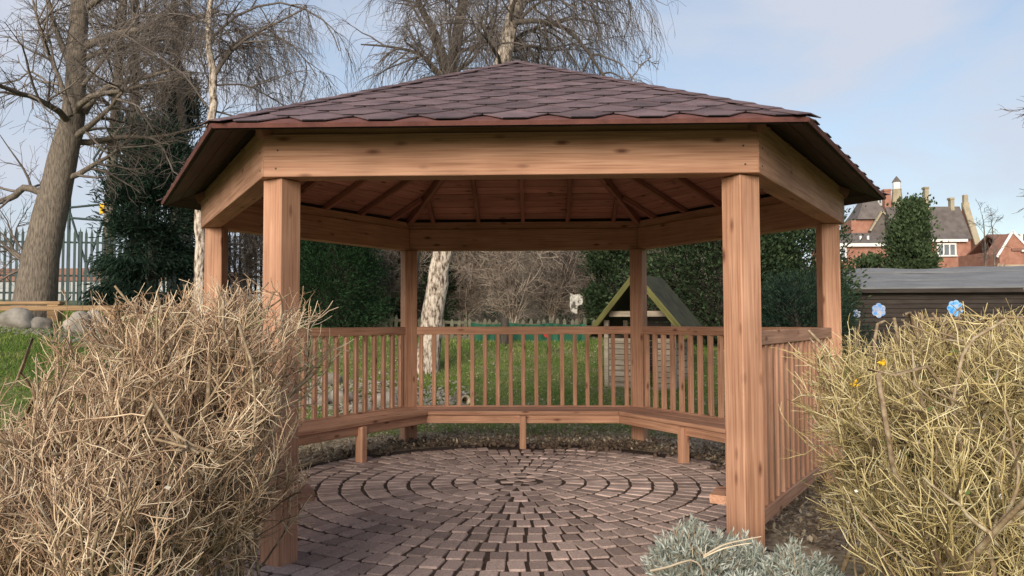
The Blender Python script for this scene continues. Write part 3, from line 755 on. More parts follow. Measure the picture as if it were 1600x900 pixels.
bare_tree('bare_tree', 'bare tree with wispy branches at the far right edge', W([(1660, 480), (1655, 380), (1650, 300), (1655, 200)], 22),
          [0.12, 0.10, 0.08, 0.03], 19, 'bark_dark', limbs=12, l1=1.7, sub=7, l2=0.8, tw=5, l3=0.4, tmin=0.3, rt=0.008, group=TG)
for kk, (px, ht_, sd_) in enumerate([(1527, 340, 1), (1540, 352, 2)]):
    bare_tree('bare_tree', ['thin bare sapling against the gable end of the brick school', 'thin bare sapling between the brick school and the slatted fence'][kk], W([(px, 430), (px + 2, 395), (px - 1, ht_)], 44),
              [0.05, 0.04, 0.015], 60 + sd_, 'branch', limbs=10, l1=1.4, sub=5, l2=0.6, tw=3, l3=0.3, tmin=0.1, rt=0.008, ang=0.6, group='saplings by the school')

# ------------------------------------------------------------------ evergreens
def evergreen(name, label, base, h, rx, ry, seed, mat, nl, ll, lw, shape='round', twigs=160, group=None, cat='tree', zmin=0.05, gaps=0.25):
    """trunk, limbs inside, and a crown of leaf sprays gathered in clumps"""
    rg = np.random.default_rng(seed)
    bz = float(hgt(base[0], base[1])) - 0.05
    root = thing(name, label, cat, (base[0], base[1], bz), group)
    P = spline([(0, 0, -0.1), (rx * 0.05, 0, h * 0.35), (-rx * 0.04, 0, h * 0.7), (0, 0, h * 0.97)], 12)
    v, q = tube(P[None], np.linspace(h * 0.03 + 0.03, 0.01, 12)[None], 8)
    obj('trunk', mesh('trunk', v, [q], True), MAT['bark_dark'], root)
    nc = twigs
    t = rg.uniform(zmin, 1, nc)
    if shape == 'cone': prof = (1.05 - t) ** 0.75
    elif shape == 'egg': prof = np.clip(1.04 - t, 0, 1) ** 0.6
    elif shape == 'column': prof = np.where(t < 0.75, 0.8 + 0.2 * np.sin(t * 4), np.sqrt(np.clip((1.02 - t) / 0.27, 0, 1)))
    else: prof = np.sqrt(np.clip(1 - ((t - 0.42) / 0.6) ** 2, 0.02, 1))
    th = rg.uniform(0, 2 * PI, nc)
    lob = 1 + 0.16 * np.sin(3 * th + seed + 5 * t) + 0.12 * np.sin(5 * th + 2 * seed - 9 * t)
    rr_ = prof * lob * rg.uniform(0.55, 1.02, nc) ** 0.6
    C = np.stack([rx * rr_ * np.cos(th), ry * rr_ * np.sin(th), t * h], 1)
    keep = rg.random(nc) > gaps * 0.4
    C = C[keep]; nc = len(C)
    inner = np.stack([C[:, 0] * 0.1, C[:, 1] * 0.1, np.clip(C[:, 2] - np.hypot(C[:, 0], C[:, 1]) * 0.5, 0.05, None)], 1)
    L_ = np.stack([inner, inner * 0.5 + C * 0.5 + [0, 0, 0.05], C], 1)
    v, q = tube(L_, np.array([[0.02, 0.012, 0.006]]) * np.ones((nc, 1)) * h / 4, 4)
    tag(obj('inner_branches', mesh('inner_branches', v, [q], True), MAT['bark_dark'], root), kind='stuff')
    idx = rg.integers(0, nc, nl)
    cs = (0.16 + 0.10 * rg.random(nc))[idx] * (rx + ry) * 0.5
    off = rg.normal(size=(nl, 3)) * cs[:, None] * np.array([1, 1, 0.62])
    pos = C[idx] + off
    pos[:, 2] = np.maximum(pos[:, 2], 0.03)
    outw = norm(pos - np.array([0, 0, h * 0.35])) + np.array([0, 0, -0.25 if shape == 'cone' else 0.1])
    v, q = leaves(rg, pos, ll, lw, 0.3, outw)
    obj('crown', mesh('crown', v, [q], False, rg.uniform(-0.16, 0.16, nc)[idx] + rg.uniform(-0.2, 0.22, nl)), MAT[mat], root)
    return root

EG = 'evergreens around the lawn'
def ev(name, label, px, d, h, rx, ry, *a, **k):
    p = wpt(px, 500, d); return evergreen(name, label, (p[0], p[1]), h, rx, ry, *a, group=EG, **k)
ev('conifer_tree', 'dark broad conifer between the palisade fence and the gazebo', 226, 17.6, 4.3, 1.15, 1.05, 31, 'conifer', 34000, 0.17, 0.035, shape='cone', twigs=150, gaps=1.0)
ev('conifer_tree', 'tall thin dark conifer behind the left eave corner', 262, 21.5, 6.3, 1.15, 1.1, 32, 'conifer', 18000, 0.2, 0.035, shape='cone', twigs=110, gaps=1.1)
ev('evergreen_bush', 'rounded dense dark green bush seen between the left posts', 522, 18, 2.5, 0.95, 0.95, 33, 'cypress', 34000, 0.09, 0.022, shape='round', twigs=320, cat='bush')
ev('evergreen_bush', 'dark evergreen bush just behind the white birch trunk', 655, 20.5, 2.8, 0.75, 0.8, 34, 'holly', 12000, 0.10, 0.05, twigs=140, cat='bush')
ev('evergreen_tree', 'big glossy dark holly seen right of the playhouse roof', 1120, 17, 3.6, 1.5, 1.4, 35, 'holly', 34000, 0.09, 0.05, twigs=300)
ev('evergreen_tree', 'dark evergreen beside the right side post', 1235, 17.5, 3.5, 1.0, 1.1, 36, 'holly', 22000, 0.09, 0.05, twigs=200)
ev('evergreen_bush', 'ivy-dark evergreen bush left of the playhouse roof', 955, 19, 2.9, 0.5, 0.7, 37, 'holly', 15000, 0.09, 0.05, twigs=150, cat='bush')
ev('conifer_bush', 'low spreading dark conifer at the foot of the right side post', 1240, 14.5, 1.55, 0.95, 0.8, 38, 'conifer', 12000, 0.10, 0.02, twigs=120, cat='bush')
ev('evergreen_tree', 'bushy green tree standing in front of the brick school', 1416, 42, 6.9, 1.35, 1.3, 39, 'ivy', 30000, 0.20, 0.12, shape='egg', twigs=260)
ev('evergreen_bush', 'low green bush at the left foot of the school tree', 1352, 43, 4.1, 1.0, 1.0, 40, 'ivy', 10000, 0.2, 0.12, twigs=100, cat='bush')

# ------------------------------------------------------------------ wooded bank behind the lawn
xs = np.linspace(-11.5, 12.5, 60); ys = np.linspace(17.5, 34, 24)
BX, BY = np.meshgrid(xs, ys, indexing='ij')
rg = np.random.default_rng(77)
BZ = 0.4 + 4.9 * sst((BY - 18.0) / 8.0) * sst((BX + 11.5) / 3.0) * sst((12.5 - BX) / 3.0) * (1 + 0.06 * np.sin(BX * 1.3) + 0.05 * np.sin(BX * 2.9 + 1)) + 0.08 * rg.normal(size=BX.shape)
ii = np.arange(59)[:, None] * 24 + np.arange(23)[None]
Q = np.stack([ii, ii + 24, ii + 25, ii + 1], -1).reshape(-1, 4)
tag(obj('wooded_bank', mesh('wooded_bank', np.stack([BX, BY, BZ], -1).reshape(-1, 3), [Q], True), MAT['earth_bank']), kind='structure')
n = 26000
px_ = rg.uniform(-11, 12, n); py_ = rg.uniform(17.8, 27, n)
bz_ = 0.4 + 4.9 * sst((py_ - 18.0) / 8.0) * sst((px_ + 11.5) / 3.0) * sst((12.5 - px_) / 3.0)
C = np.stack([px_, py_, bz_ + rg.uniform(0, 0.35, n)], 1)
clump = np.sin(px_ * 2.1 + 3 * np.sin(py_ * 1.1)) + 0.6 * np.sin(px_ * 4.7 + py_ * 2) + rg.normal(0, 0.5, n)
v, q = leaves(rg, C[clump > 0.35], 0.14, 0.09, 0.5)
tag(obj('ivy_ground_cover', mesh('ivy_ground_cover', v, [q]), MAT['holly'], None), 'dark ivy covering the wooded bank', 'ivy', kind='stuff')

def bare_shrub(label, x, y, h, sp, seed, mat='thicket', n0=9, group='bare shrubs under the wooded bank', r0=0.03):
    rg = np.random.default_rng(seed)
    bz = float(hgt(x, y)); 
    root = thing('bare_shrub', label, 'shrub', (x, y, bz), group)
    a = rg.uniform(0, 2 * PI, n0); tip = np.stack([np.cos(a) * sp * rg.uniform(0.2, 1, n0), np.sin(a) * sp * rg.uniform(0.2, 0.8, n0), h * rg.uniform(0.75, 1.05, n0)], 1)
    t = np.linspace(0, 1, 9)[None, :, None]
    P = tip[:, None] * np.concatenate([t ** 1.4, t ** 1.4, t], 2) + np.cumsum(rg.normal(0, 0.03, (n0, 9, 3)), 1) * t
    R = np.linspace(r0, 0.008, 9)[None] * rg.uniform(0.5, 1, (n0, 1))
    for a_, b_ in zip(P, R):
        v, q = tube(a_[None], b_[None], 5); obj('stem', mesh('stem', v, [q], True), MAT[mat], root)
    P1, R1 = grow(rg, P, R, 13, 1.0, 0.6, 6, 0.014, 0.006, 0.12, 1.0, 0.2, 0.0, 0.35)
    P2, R2 = grow(rg, P1, R1, 7, 0.55, 0.7, 5, 0.009, 0.005, 0.1, 1.0, 0.2, 0.06, 0.3)
    P3, R3 = grow(rg, P2, R2, 3, 0.3, 0.7, 4, 0.007, 0.004, 0.1, 1.0, 0.2, 0.1, 0.3)
    v, q = join([tube(P1, R1, 4), tube(P2, R2, 3), tube(P3, R3, 3)])
    tag(obj('twigs', mesh('twigs', v, q, True, tones(rg, [(P1, 4), (P2, 3), (P3, 3)])), MAT[mat], root), kind='stuff')
shrubs = [('bare brown shrub showing just right of the rounded dark bush', 608, 20, 2.9, 1.0), ('bare brown shrub just right of the birch trunk, above the picket fence', 725, 21, 2.8, 1.2),
          ('pale-stemmed bare shrub in the middle of the back opening', 800, 20, 3.2, 1.3), ('bare shrub with drooping twigs above the middle of the back rail', 860, 21.5, 3.4, 1.4),
          ('bare twiggy shrub left of the white weathered board', 905, 22.5, 3.6, 1.2), ('bare shrub behind the holly, right of the playhouse', 1035, 21, 3.2, 1.2),
          ('tangled bare shrub seen through the left side opening', 380, 20, 3.4, 1.3), ('bare brown shrub left of the rounded dark bush', 450, 21, 3.2, 1.2), ('bare shrub behind the two back posts to the left', 560, 22, 3.4, 1.2), ('sparse bare shrub behind the dark broad conifer', 330, 23, 4.2, 1.3)]
for q_, (lb, px, d, h, sp) in enumerate(shrubs):
    p = wpt(px, 500, d); bare_shrub(lb, p[0], p[1], h, sp, 100 + q_)

# ------------------------------------------------------------------ playhouse
def local_box(name, c, s, mat, parent, bev=0.003, R=None):
    M_ = T(*c) @ R if R is not None else T(*c)
    me = box(*s, bev)
    if len(me.materials) and me.materials[0] != mat: me = me.copy(); me.materials.clear()
    return obj(name, me, mat, parent, M_)
p = wpt(998, 600, 12.6); pz = float(hgt(p[0], p[1])) - 0.03
ph = thing('playhouse', 'small wooden playhouse with mossy pitched roof beyond the railing', 'playhouse', (p[0], p[1], pz), rotz=rad(-25))
zap = 1.372 + 12.6 * (502 - 430) / 1237 - pz; hw_, zev = 0.72, 0.84; dep = 1.15
rl = math.hypot(hw_ + 0.1, zap - zev); an_ = math.atan2(zap - zev, hw_ + 0.1)
for sx in (-1, 1):
    Rm = Matrix.Rotation(sx * an_, 4, 'Y')
    local_box('roof_panel', (sx * (hw_ + 0.1) / 2, dep / 2 - 0.05, (zap + zev) / 2), (rl, dep + 0.3, 0.03), MAT['moss_roof'], ph, R=Rm)
    local_box('bargeboard', (sx * (hw_ + 0.1) / 2, -0.222, (zap + zev) / 2 - 0.012), (rl, 0.03, 0.085), MAT['moss_timber'], ph, R=Rm)
    local_box('corner_post', (sx * 0.55, 0.0, 0.55), (0.07, 0.07, 1.1), MAT['grey_timber'], ph)
    local_box('corner_post', (sx * 0.55, dep - 0.2, 0.55), (0.07, 0.07, 1.1), MAT['grey_timber'], ph)
    for q in range(8):
        local_box('wall_board', (sx * 0.55, dep / 2 - 0.1, 0.07 + q * 0.105), (0.02, dep - 0.3, 0.095), MAT['grey_timber'], ph)
local_box('tie_beam', (0, 0.0, 1.20), (1.0, 0.05, 0.09), MAT['grey_timber'], ph)
local_box('floor_board', (0, dep / 2 - 0.1, 0.02), (1.1, dep - 0.2, 0.04), MAT['grey_timber'], ph)
for q in range(9): local_box('front_board', (-0.30, 0.0, 0.07 + q * 0.088), (0.42, 0.022, 0.078), MAT['grey_timber'], ph)
for q in range(9): local_box('front_board', (0.36, 0.0, 0.07 + q * 0.088), (0.30, 0.022, 0.078), MAT['grey_timber'], ph)
for q in range(12): local_box('back_board', (0, dep - 0.2, 0.07 + q * 0.105), (1.06 if q < 9 else 1.0 - (q - 8) * 0.2, 0.02, 0.095), MAT['dark_board'], ph)

# ------------------------------------------------------------------ picket fence, green sheet, lawn bits
FN = thing('picket_fence', 'low weathered picket fence behind the lawn with green sheeting', 'fence', (0, 0, 0))
def pk_mesh():
    w_, h_, t_ = 0.075, 0.95, 0.018
    o = [(-w_ / 2, 0), (w_ / 2, 0), (w_ / 2, h_ - 0.06), (0, h_), (-w_ / 2, h_ - 0.06)]
    vv = [(a_, -t_ / 2, b_) for a_, b_ in o] + [(a_, t_ / 2, b_) for a_, b_ in o]
    return pmesh('picket', vv, [(0, 1, 2, 3, 4), (9, 8, 7, 6, 5)] + [(q, 5 + q, 5 + (q + 1) % 5, (q + 1) % 5) for q in range(5)])
pk = pk_mesh(); pk.materials.append(MAT['picket'])
rg = np.random.default_rng(4)
a0, a1 = wpt(560, 500, 18.5), wpt(935, 500, 17.2)
nf = 38
for q in range(nf):
    f = q / (nf - 1); x, y = a0[0] + (a1[0] - a0[0]) * f, a0[1] + (a1[1] - a0[1]) * f
    obj('picket', pk, None, FN, T(x, y, float(hgt(x, y)) - 0.46 + rg.normal(0, 0.012)) @ Matrix.Rotation(rg.normal(0, 0.03), 4, 'Y'))
for zz in (0.05, 0.38):
    plank('fence_rail', (a0[0], a0[1] + 0.04, float(hgt(a0[0], a0[1])) + zz - 0.1), (a1[0], a1[1] + 0.04, float(hgt(a1[0], a1[1])) + zz - 0.1), 0.03, 0.07, MAT['picket'], FN)
b0 = wpt(735, 500, 17.0); b1 = wpt(915, 500, 16.6)
nx = 30; vv = []; ff = []
for q in range(nx):
    f = q / (nx - 1); x, y = b0[0] + (b1[0] - b0[0]) * f, b0[1] + (b1[1] - b0[1]) * f + 0.04 * math.sin(f * 40)
    z = float(hgt(x, y)); sag = 0.04 * abs(math.sin(f * 9))
    vv += [(x, y, z - 0.05), (x, y, z + 0.40 - sag), (x, y + 0.012, z - 0.05), (x, y + 0.012, z + 0.40 - sag)]
    if q: k = 4 * q; ff += [(k - 4, k, k + 1, k - 3), (k - 2, k - 1, k + 3, k + 2), (k - 3, k + 1, k + 3, k - 1)]
sh = tag(obj('windbreak', pmesh('windbreak', vv, ff), MAT['green_sheet']), 'green cloth windbreak with red patches along the back of the lawn', 'windbreak')
for f, zz in ((0.12, 0.25), (0.2, 0.24), (0.62, 0.22), (0.66, 0.14), (0.86, 0.25)):
    x, y = b0[0] + (b1[0] - b0[0]) * f, b0[1] + (b1[1] - b0[1]) * f - 0.05
    a = np.arange(7) / 7 * 2 * PI
    me = pmesh('red_patch', [(0.05 * math.cos(q) * (1 + .3 * math.sin(3 * q)), -0.004, 0.05 * math.sin(q)) for q in a] + [(0.05 * math.cos(q) * (1 + .3 * math.sin(3 * q)), 0.004, 0.05 * math.sin(q)) for q in a],
               [tuple(range(7)), tuple(range(13, 6, -1))] + [(q, 7 + q, 7 + (q + 1) % 7, (q + 1) % 7) for q in range(7)])
    obj('red_patch', me, MAT['red_paint'], sh, T(x, y, float(hgt(x, y)) + zz))
p = wpt(788, 540, 16.2); z = float(hgt(p[0], p[1]))
sp_ = thing('stump_post', 'short thick brown post on the lawn in front of the windbreak', 'post', (p[0], p[1], z))
v, q = tube(np.array([[(0, 0, -0.1), (0, 0, 0.2), (0.01, 0, 0.52), (0.01, 0, 0.54)]]), np.array([[0.10, 0.09, 0.085, 0.07]]), 10)
obj('bark', mesh('bark', v, [q], True), MAT['bark_dark'], sp_)
v = [(0.01 + 0.07 * math.cos(t_), 0.07 * math.sin(t_), 0.541) for t_ in np.arange(10) / 10 * 2 * PI]
obj('cut_top', pmesh('cut_top', v, [tuple(range(10))]), MAT['log_end'], sp_)
# hollow log on the grass
p = wpt(727, 592, 11.8); z = float(hgt(p[0], p[1]))
lg = thing('hollow_log', 'short hollow log lying on the lawn behind the back railing', 'log', (p[0], p[1], z + 0.055), rotz=rad(25))
a = np.arange(14) / 14 * 2 * PI
prof = [(0.085, 0.0, 0), (0.09, 0.16, 0), (0.082, 0.34, 0)]
v = [(0.5 * 0 + R_ * math.cos(q), y_, R_ * math.sin(q)) for R_, y_, _ in prof for q in a]
obj('bark', pmesh('bark', v, [(k * 14 + q, k * 14 + (q + 1) % 14, (k + 1) * 14 + (q + 1) % 14, (k + 1) * 14 + q) for k in range(2) for q in range(14)], True), MAT['bark'], lg)
v = [(R_ * math.cos(q), y_, R_ * math.sin(q)) for R_, y_ in ((0.084, 0), (0.055, -0.001), (0.05, 0.30)) for q in a]
obj('cut_end', pmesh('cut_end', v, [(k * 14 + (q + 1) % 14, k * 14 + q, (k + 1) * 14 + q, (k + 1) * 14 + (q + 1) % 14) for k in range(2) for q in range(14)], True), MAT['log_end'], lg)
# weathered white board in the shrubs
p = wpt(900, 500, 18.4); z = float(hgt(p[0], p[1]))
wb = thing('white_board', 'weathered white cut-out board on a stake among the bare shrubs', 'board', (p[0], p[1], z))
o = [(-0.12, 0.05), (0.02, 0.02), (0.03, 0.20), (0.15, 0.24), (0.16, 0.42), (0.05, 0.48), (-0.04, 0.46), (-0.14, 0.50), (-0.15, 0.22)]
zb_ = 1.372 + 18.4 * (502 - 492) / 1237 - z
vv = [(a_, -0.012, zb_ + b_) for a_, b_ in o] + [(a_, 0.012, zb_ + b_) for a_, b_ in o]
m_ = len(o); obj('board', pmesh('board', vv, [tuple(range(m_)), tuple(range(2 * m_ - 1, m_ - 1, -1))] + [(q, m_ + q, m_ + (q + 1) % m_, (q + 1) % m_) for q in range(m_)]), MAT['owl'], wb)
local_box('stake', (-0.05, 0.035, zb_ / 2 + 0.05), (0.04, 0.04, zb_ + 0.3), MAT['dark_board'], wb)

# ------------------------------------------------------------------ left background: palisade, court frame, warehouse, trim trail, rocks
FP = thing('palisade_fence', 'dark green steel palisade fence behind the thick-trunked tree', 'fence', (0, 0, 0))
o = [(-0.035, 0), (0.035, 0), (0.035, 1.86), (0.022, 1.90), (0.0, 2.02), (-0.022, 1.90), (-0.035, 1.86)]
vv = [(a_, 0 if abs(a_) > 0.03 else -0.014, b_) for a_, b_ in o]
vv = [(a_, -0.012 * (1 - abs(a_) / 0.035), b_) for a_, b_ in o] + [(a_, 0.004 - 0.012 * (1 - abs(a_) / 0.035), b_) for a_, b_ in o]
vv.append((0, -0.014, 0.0))
m_ = 7
pal = pmesh('pale', vv[:14], [tuple(range(7)), tuple(range(13, 6, -1))] + [(q, 7 + q, 7 + (q + 1) % 7, (q + 1) % 7) for q in range(7)])
pal.materials.append(MAT['palisade'])
c0, c1 = wpt(-60, 475, 19.0), wpt(420, 475, 20.5)
nf = 54
gz0 = lambda x, y: float(hgt(x, y))
zb0 = 1.372 + 19 * (502 - 476) / 1237
for q in range(nf):
    f = q / (nf - 1); x, y = c0[0] + (c1[0] - c0[0]) * f, c0[1] + (c1[1] - c0[1]) * f
    obj('pale', pal, None, FP, T(x, y, zb0 - 0.02))
for zz in (0.35, 0.78, 1.62):
    plank('fence_rail', (c0[0], c0[1] + 0.03, zb0 + zz), (c1[0], c1[1] + 0.03, zb0 + zz), 0.04, 0.045, MAT['palisade'], FP)
for q in range(4):
    f = q / 3; x, y = c0[0] + (c1[0] - c0[0]) * f, c0[1] + (c1[1] - c0[1]) * f + 0.08
    local_box('fence_post', (x, y, zb0 + 0.65), (0.09, 0.05, 2.5), MAT['palisade'], FP)
FC = thing('court_frame', 'tall green-grey braced pole frame of a sports court behind the palisade', 'frame', (0, 0, 0))
def pole(pts, r_, d, name):
    P = np.array(W(pts, d))[None]; v, q = tube(P, np.full((1, len(pts)), r_), 8); obj(name, mesh(name, v, [q], True), MAT['palisade'], FC)
pole([(158, 478), (156, 380), (155, 285), (175, 165)], 0.07, 23.5, 'pole'); pole([(92, 478), (92, 200)], 0.05, 23.5, 'pole')
for pts in ([(92, 318), (158, 312)], [(88, 334), (158, 340)], [(92, 322), (128, 430)], [(155, 318), (118, 425)], [(130, 240), (156, 300)], [(170, 180), (130, 240)], [(120, 405), (150, 405)]):
    pole(pts, 0.035, 23.5, 'brace')
p = wpt(145, 320, 23.3)
local_box('yellow_panel', tuple(p), (0.14, 0.02, 0.32), MAT['yellow'], FC)
WH = thing('warehouse', 'long low grey-clad building with brown roof band behind the palisade', 'building', (wpt(110, 480, 62)[0], 55, 0))
local_box('wall', (0, 0, 2.6), (24, 8, 3.7), MAT['cladding'], WH, 0.02)
local_box('roof_band', (0, 0, 4.95), (24.3, 8.3, 0.95), MAT['cladding_brown'], WH, 0.02)
for q in range(48): local_box('cladding_rib', (-11.75 + q * 0.5, -4.03, 2.6), (0.12, 0.05, 3.6), MAT['cladding'], WH, 0.01)
# trim-trail beams on posts
def trail(label, pxs, py, d, tk):
    p0, p1 = wpt(pxs[0], py, d), wpt(pxs[1], py, d)
    root = thing('balance_beam', label, 'balance beam', (p1[0], p1[1], 0), 'balance beams on the left bank')
    off = Vector((-p1[0], -p1[1], 0))
    plank('beam', Vector(p0) + off, Vector(p1) + off, 0.16, tk, MAT['trail_timber'], root, bev=0.012)
    L_ = p1[0] - p0[0]
    for f in (0.93, 0.2):
        x = p0[0] + L_ * f; g = gz0(x, p0[1])
        local_box('post', (x - p1[0], 0.0, (g - 0.1 + p0[2] - tk / 2) / 2), (0.19, 0.15, p0[2] - tk / 2 - g + 0.1), MAT['trail_timber'], root, 0.008)
trail('upper wooden balance beam in front of the thick-trunked tree', (-90, 84), 470.5, 13.2, 0.055)
trail('longer wooden balance beam, in front of and below the shorter one', (-90, 182), 479, 12.7, 0.085)
def rock(label, px, py, d, s, seed):
    rg = np.random.default_rng(seed); p = wpt(px, py, d); g = gz0(p[0], p[1])
    bm = bmesh.new(); bmesh.ops.create_icosphere(bm, subdivisions=3, radius=1)
    for v in bm.verts:
        c = v.co; k_ = 1 + 0.22 * math.sin(2.3 * c.x + seed) * math.cos(2.9 * c.y + seed) + 0.12 * math.sin(5 * c.z + 3 * c.x + seed) + rg.normal(0, 0.02)
        v.co = Vector((c.x * s[0] * k_, c.y * s[1] * k_, c.z * s[2] * k_))
    me = bpy.data.meshes.new('boulder'); bm.to_mesh(me); bm.free()
    for f in me.polygons: f.use_smooth = True
    tag(obj('boulder', me, MAT['rock'], None, T(p[0], p[1], g + s[2] * 0.45)), label, 'boulder', 'boulders along the left bank')
rock('large pale boulder at the left picture edge below the beams', 8, 512, 12.0, (0.32, 0.25, 0.19), 1)
rock('low grey boulder next to the large pale one', 45, 512, 12.1, (0.20, 0.16, 0.12), 2)
rock('pale angular boulder right of the beam post', 108, 512, 12.3, (0.17, 0.16, 0.21), 3)
rock('grey boulder partly hidden by the left hedge tips', 135, 508, 12.5, (0.20, 0.16, 0.22), 4)
for q_, (px, d, s_) in enumerate([(492, 11.2, 0.16), (530, 11.5, 0.19), (566, 11.1, 0.15), (600, 11.6, 0.20), (632, 12.2, 0.17), (512, 12.4, 0.17)]):
    nm = ['first', 'second', 'third', 'fourth', 'fifth', 'sixth']
    rock('%s edging boulder from the left behind the back-left railing' % nm[q_] if q_ < 5 else 'farther edging boulder behind the leftmost one at the back-left railing', px, 600, d, (s_, s_ * 0.8, s_ * 0.62), 10 + q_)
# gravel strips
rg = np.random.default_rng(9)
def gravel(name, label, xy, sz):
    bm = bmesh.new(); bmesh.ops.create_icosphere(bm, subdivisions=1, radius=1)
    bv = np.array([v.co[:] for v in bm.verts]); bf = np.array([[v.index for v in f.verts] for f in bm.faces]); bm.free()
    n = len(xy); z = hgt(xy[:, 0], xy[:, 1])
    sc_ = sz * rg.uniform(0.5, 1.3, (n, 1, 1)) * rg.uniform(0.6, 1.2, (n, 1, 3)) * np.array([1, 1, 0.6])
    V = bv[None] * sc_ * (1 + 0.1 * rg.normal(size=(n, len(bv), 1))) + np.stack([xy[:, 0], xy[:, 1], z + 0.005], 1)[:, None]
    F = (bf[None] + (np.arange(n) * len(bv))[:, None, None]).reshape(-1, 3)
    tag(obj(name, mesh(name, V.reshape(-1, 3), [F]), MAT['gravel']), label, 'gravel', kind='stuff')
gx_ = rg.uniform(-11.5, -5.5, 3500); gy_ = 5.35 + 0.1 * np.sin(gx_) + rg.normal(0, 0.33, 3500)
gravel('gravel', 'pale gravel strip below the balance beams', np.stack([gx_, gy_], 1), 0.035)
gx_ = rg.uniform(-6.0, -0.9, 3500); gy_ = 5.0 + 0.15 * np.sin(gx_ * 2) + rg.normal(0, 0.55, 3500) + 0.08 * gx_
gravel('gravel', 'pale gravel edging seen through the back-left railing', np.stack([gx_, gy_], 1), 0.038)

# ------------------------------------------------------------------ right background: shed, fence, school, house
sx0, sx1 = wpt(1225, 450, 19)[0], wpt(1740, 450, 19)[0]
sy = 12.2; SH = thing('long_shed', 'long low dark timber shed with sagging grey felt roof', 'shed', ((sx0 + sx1) / 2, sy, 0))
Ls = sx1 - sx0; ze_, zr_ = 2.13, 2.74; dp = 2.4
nx = 24; vv = []; ff = []
for q in range(nx):
    f = q / (nx - 1); x = -Ls / 2 - 0.15 + (Ls + 0.3) * f; sag = -0.07 * math.sin(PI * min(1, f * 1.3)) + 0.02 * math.sin(f * 23)
    vv += [(x, -0.22, ze_ + 0.04 * f + 0.006 * math.sin(f * 60)), (x, dp / 2, zr_ + sag), (x, dp + 0.2, ze_), (x, -0.22, ze_ - 0.035 + 0.04 * f), (x, dp / 2, zr_ + sag - 0.035), (x, dp + 0.2, ze_ - 0.035)]
    if q:
        k = 6 * q; a_ = k - 6
        ff += [(a_, k, k + 1, a_ + 1), (a_ + 1, k + 1, k + 2, a_ + 2), (a_ + 3, a_ + 4, k + 4, k + 3), (a_ + 4, a_ + 5, k + 5, k + 4), (a_ + 3, k + 3, k, a_), (a_ + 2, k + 2, k + 5, a_ + 5)]
ff += [(0, 1, 4, 3), (1, 2, 5, 4), (6 * nx - 6, 6 * nx - 3, 6 * nx - 2, 6 * nx - 5), (6 * nx - 5, 6 * nx - 2, 6 * nx - 1, 6 * nx - 4)]
rf = obj('roof', pmesh('roof', vv, ff, False), MAT['felt'], SH)
for fy in (0.35, 0.72):
    zz = ze_ + (zr_ - ze_) * ((fy * (dp / 2 + 0.22)) / (dp / 2 + 0.22))
    local_box('felt_lap', (0, -0.22 + fy * (dp / 2 + 0.22), zz - 0.02), (Ls + 0.25, 0.02, 0.05), MAT['felt'], rf)
local_box('fascia', (0, -0.20, ze_ - 0.06), (Ls + 0.2, 0.025, 0.11), MAT['dark_board'], SH)
nbd = 14
for q in range(nbd):
    local_box('wall_board', (0, 0.0 - 0.006 * (q % 2), 0.62 + q * 0.108), (Ls, 0.022, 0.100), MAT['dark_board'], SH, 0.004)
local_box('end_wall', (-Ls / 2 + 0.02, dp / 2, 1.35), (0.03, dp - 0.1, 1.6), MAT['dark_board'], SH)
local_box('end_wall', (Ls / 2 - 0.02, dp / 2, 1.35), (0.03, dp - 0.1, 1.6), MAT['dark_board'], SH)
local_box('back_wall', (0, dp - 0.05, 1.35), (Ls - 0.1, 0.03, 1.6), MAT['dark_board'], SH)
def flower_board(label, px, py, R_, mat, n_):
    a = np.arange(48) / 48 * 2 * PI; p = wpt(px, py, 19)
    rr_ = R_ * (0.82 + 0.18 * np.abs(np.sin(a * n_ / 2)))
    o = np.stack([rr_ * np.cos(a), rr_ * np.sin(a) * 1.05], 1)
    vv = [(x, -0.03, z) for x, z in o] + [(x, -0.012, z) for x, z in o]
    me = pmesh('flower_board', vv, [tuple(range(48)), tuple(range(95, 47, -1))] + [(q, 48 + q, 48 + (q + 1) % 48, (q + 1) % 48) for q in range(48)])
    tag(obj('flower_board', me, MAT[mat], None, T(p[0], sy - 0.015, p[2])), label, 'painting', 'painted flower boards on the shed wall')
flower_board('pale blue and white painted flower board on the shed wall', 1366, 487, 0.17, 'pale_paint', 6)
flower_board('bright blue painted flower board on the shed wall', 1482, 484, 0.19, 'blue_paint', 7)
flower_board('small whitish painted flower board nearest the side post', 1332, 492, 0.10, 'pale_paint', 5)
# pale panel fence with green mesh left of the shed
PF = thing('panel_fence', 'pale boarded fence glimpsed behind the right side post', 'fence', tuple(wpt(1262, 470, 24)[:2]) + (0,))
for q in range(22): local_box('fence_board', (-1.6 + q * 0.15, 0, 1.75), (0.14, 0.02, 1.5), MAT['grey_timber'], PF)
for q in range(3): local_box('fence_post', (-1.5 + q * 1.35, -0.07, 1.75), (0.1, 0.1, 1.7), MAT['white'], PF)
local_box('fence_rail', (0, 0.03, 2.2), (3.3, 0.03, 0.09), MAT['grey_timber'], PF)

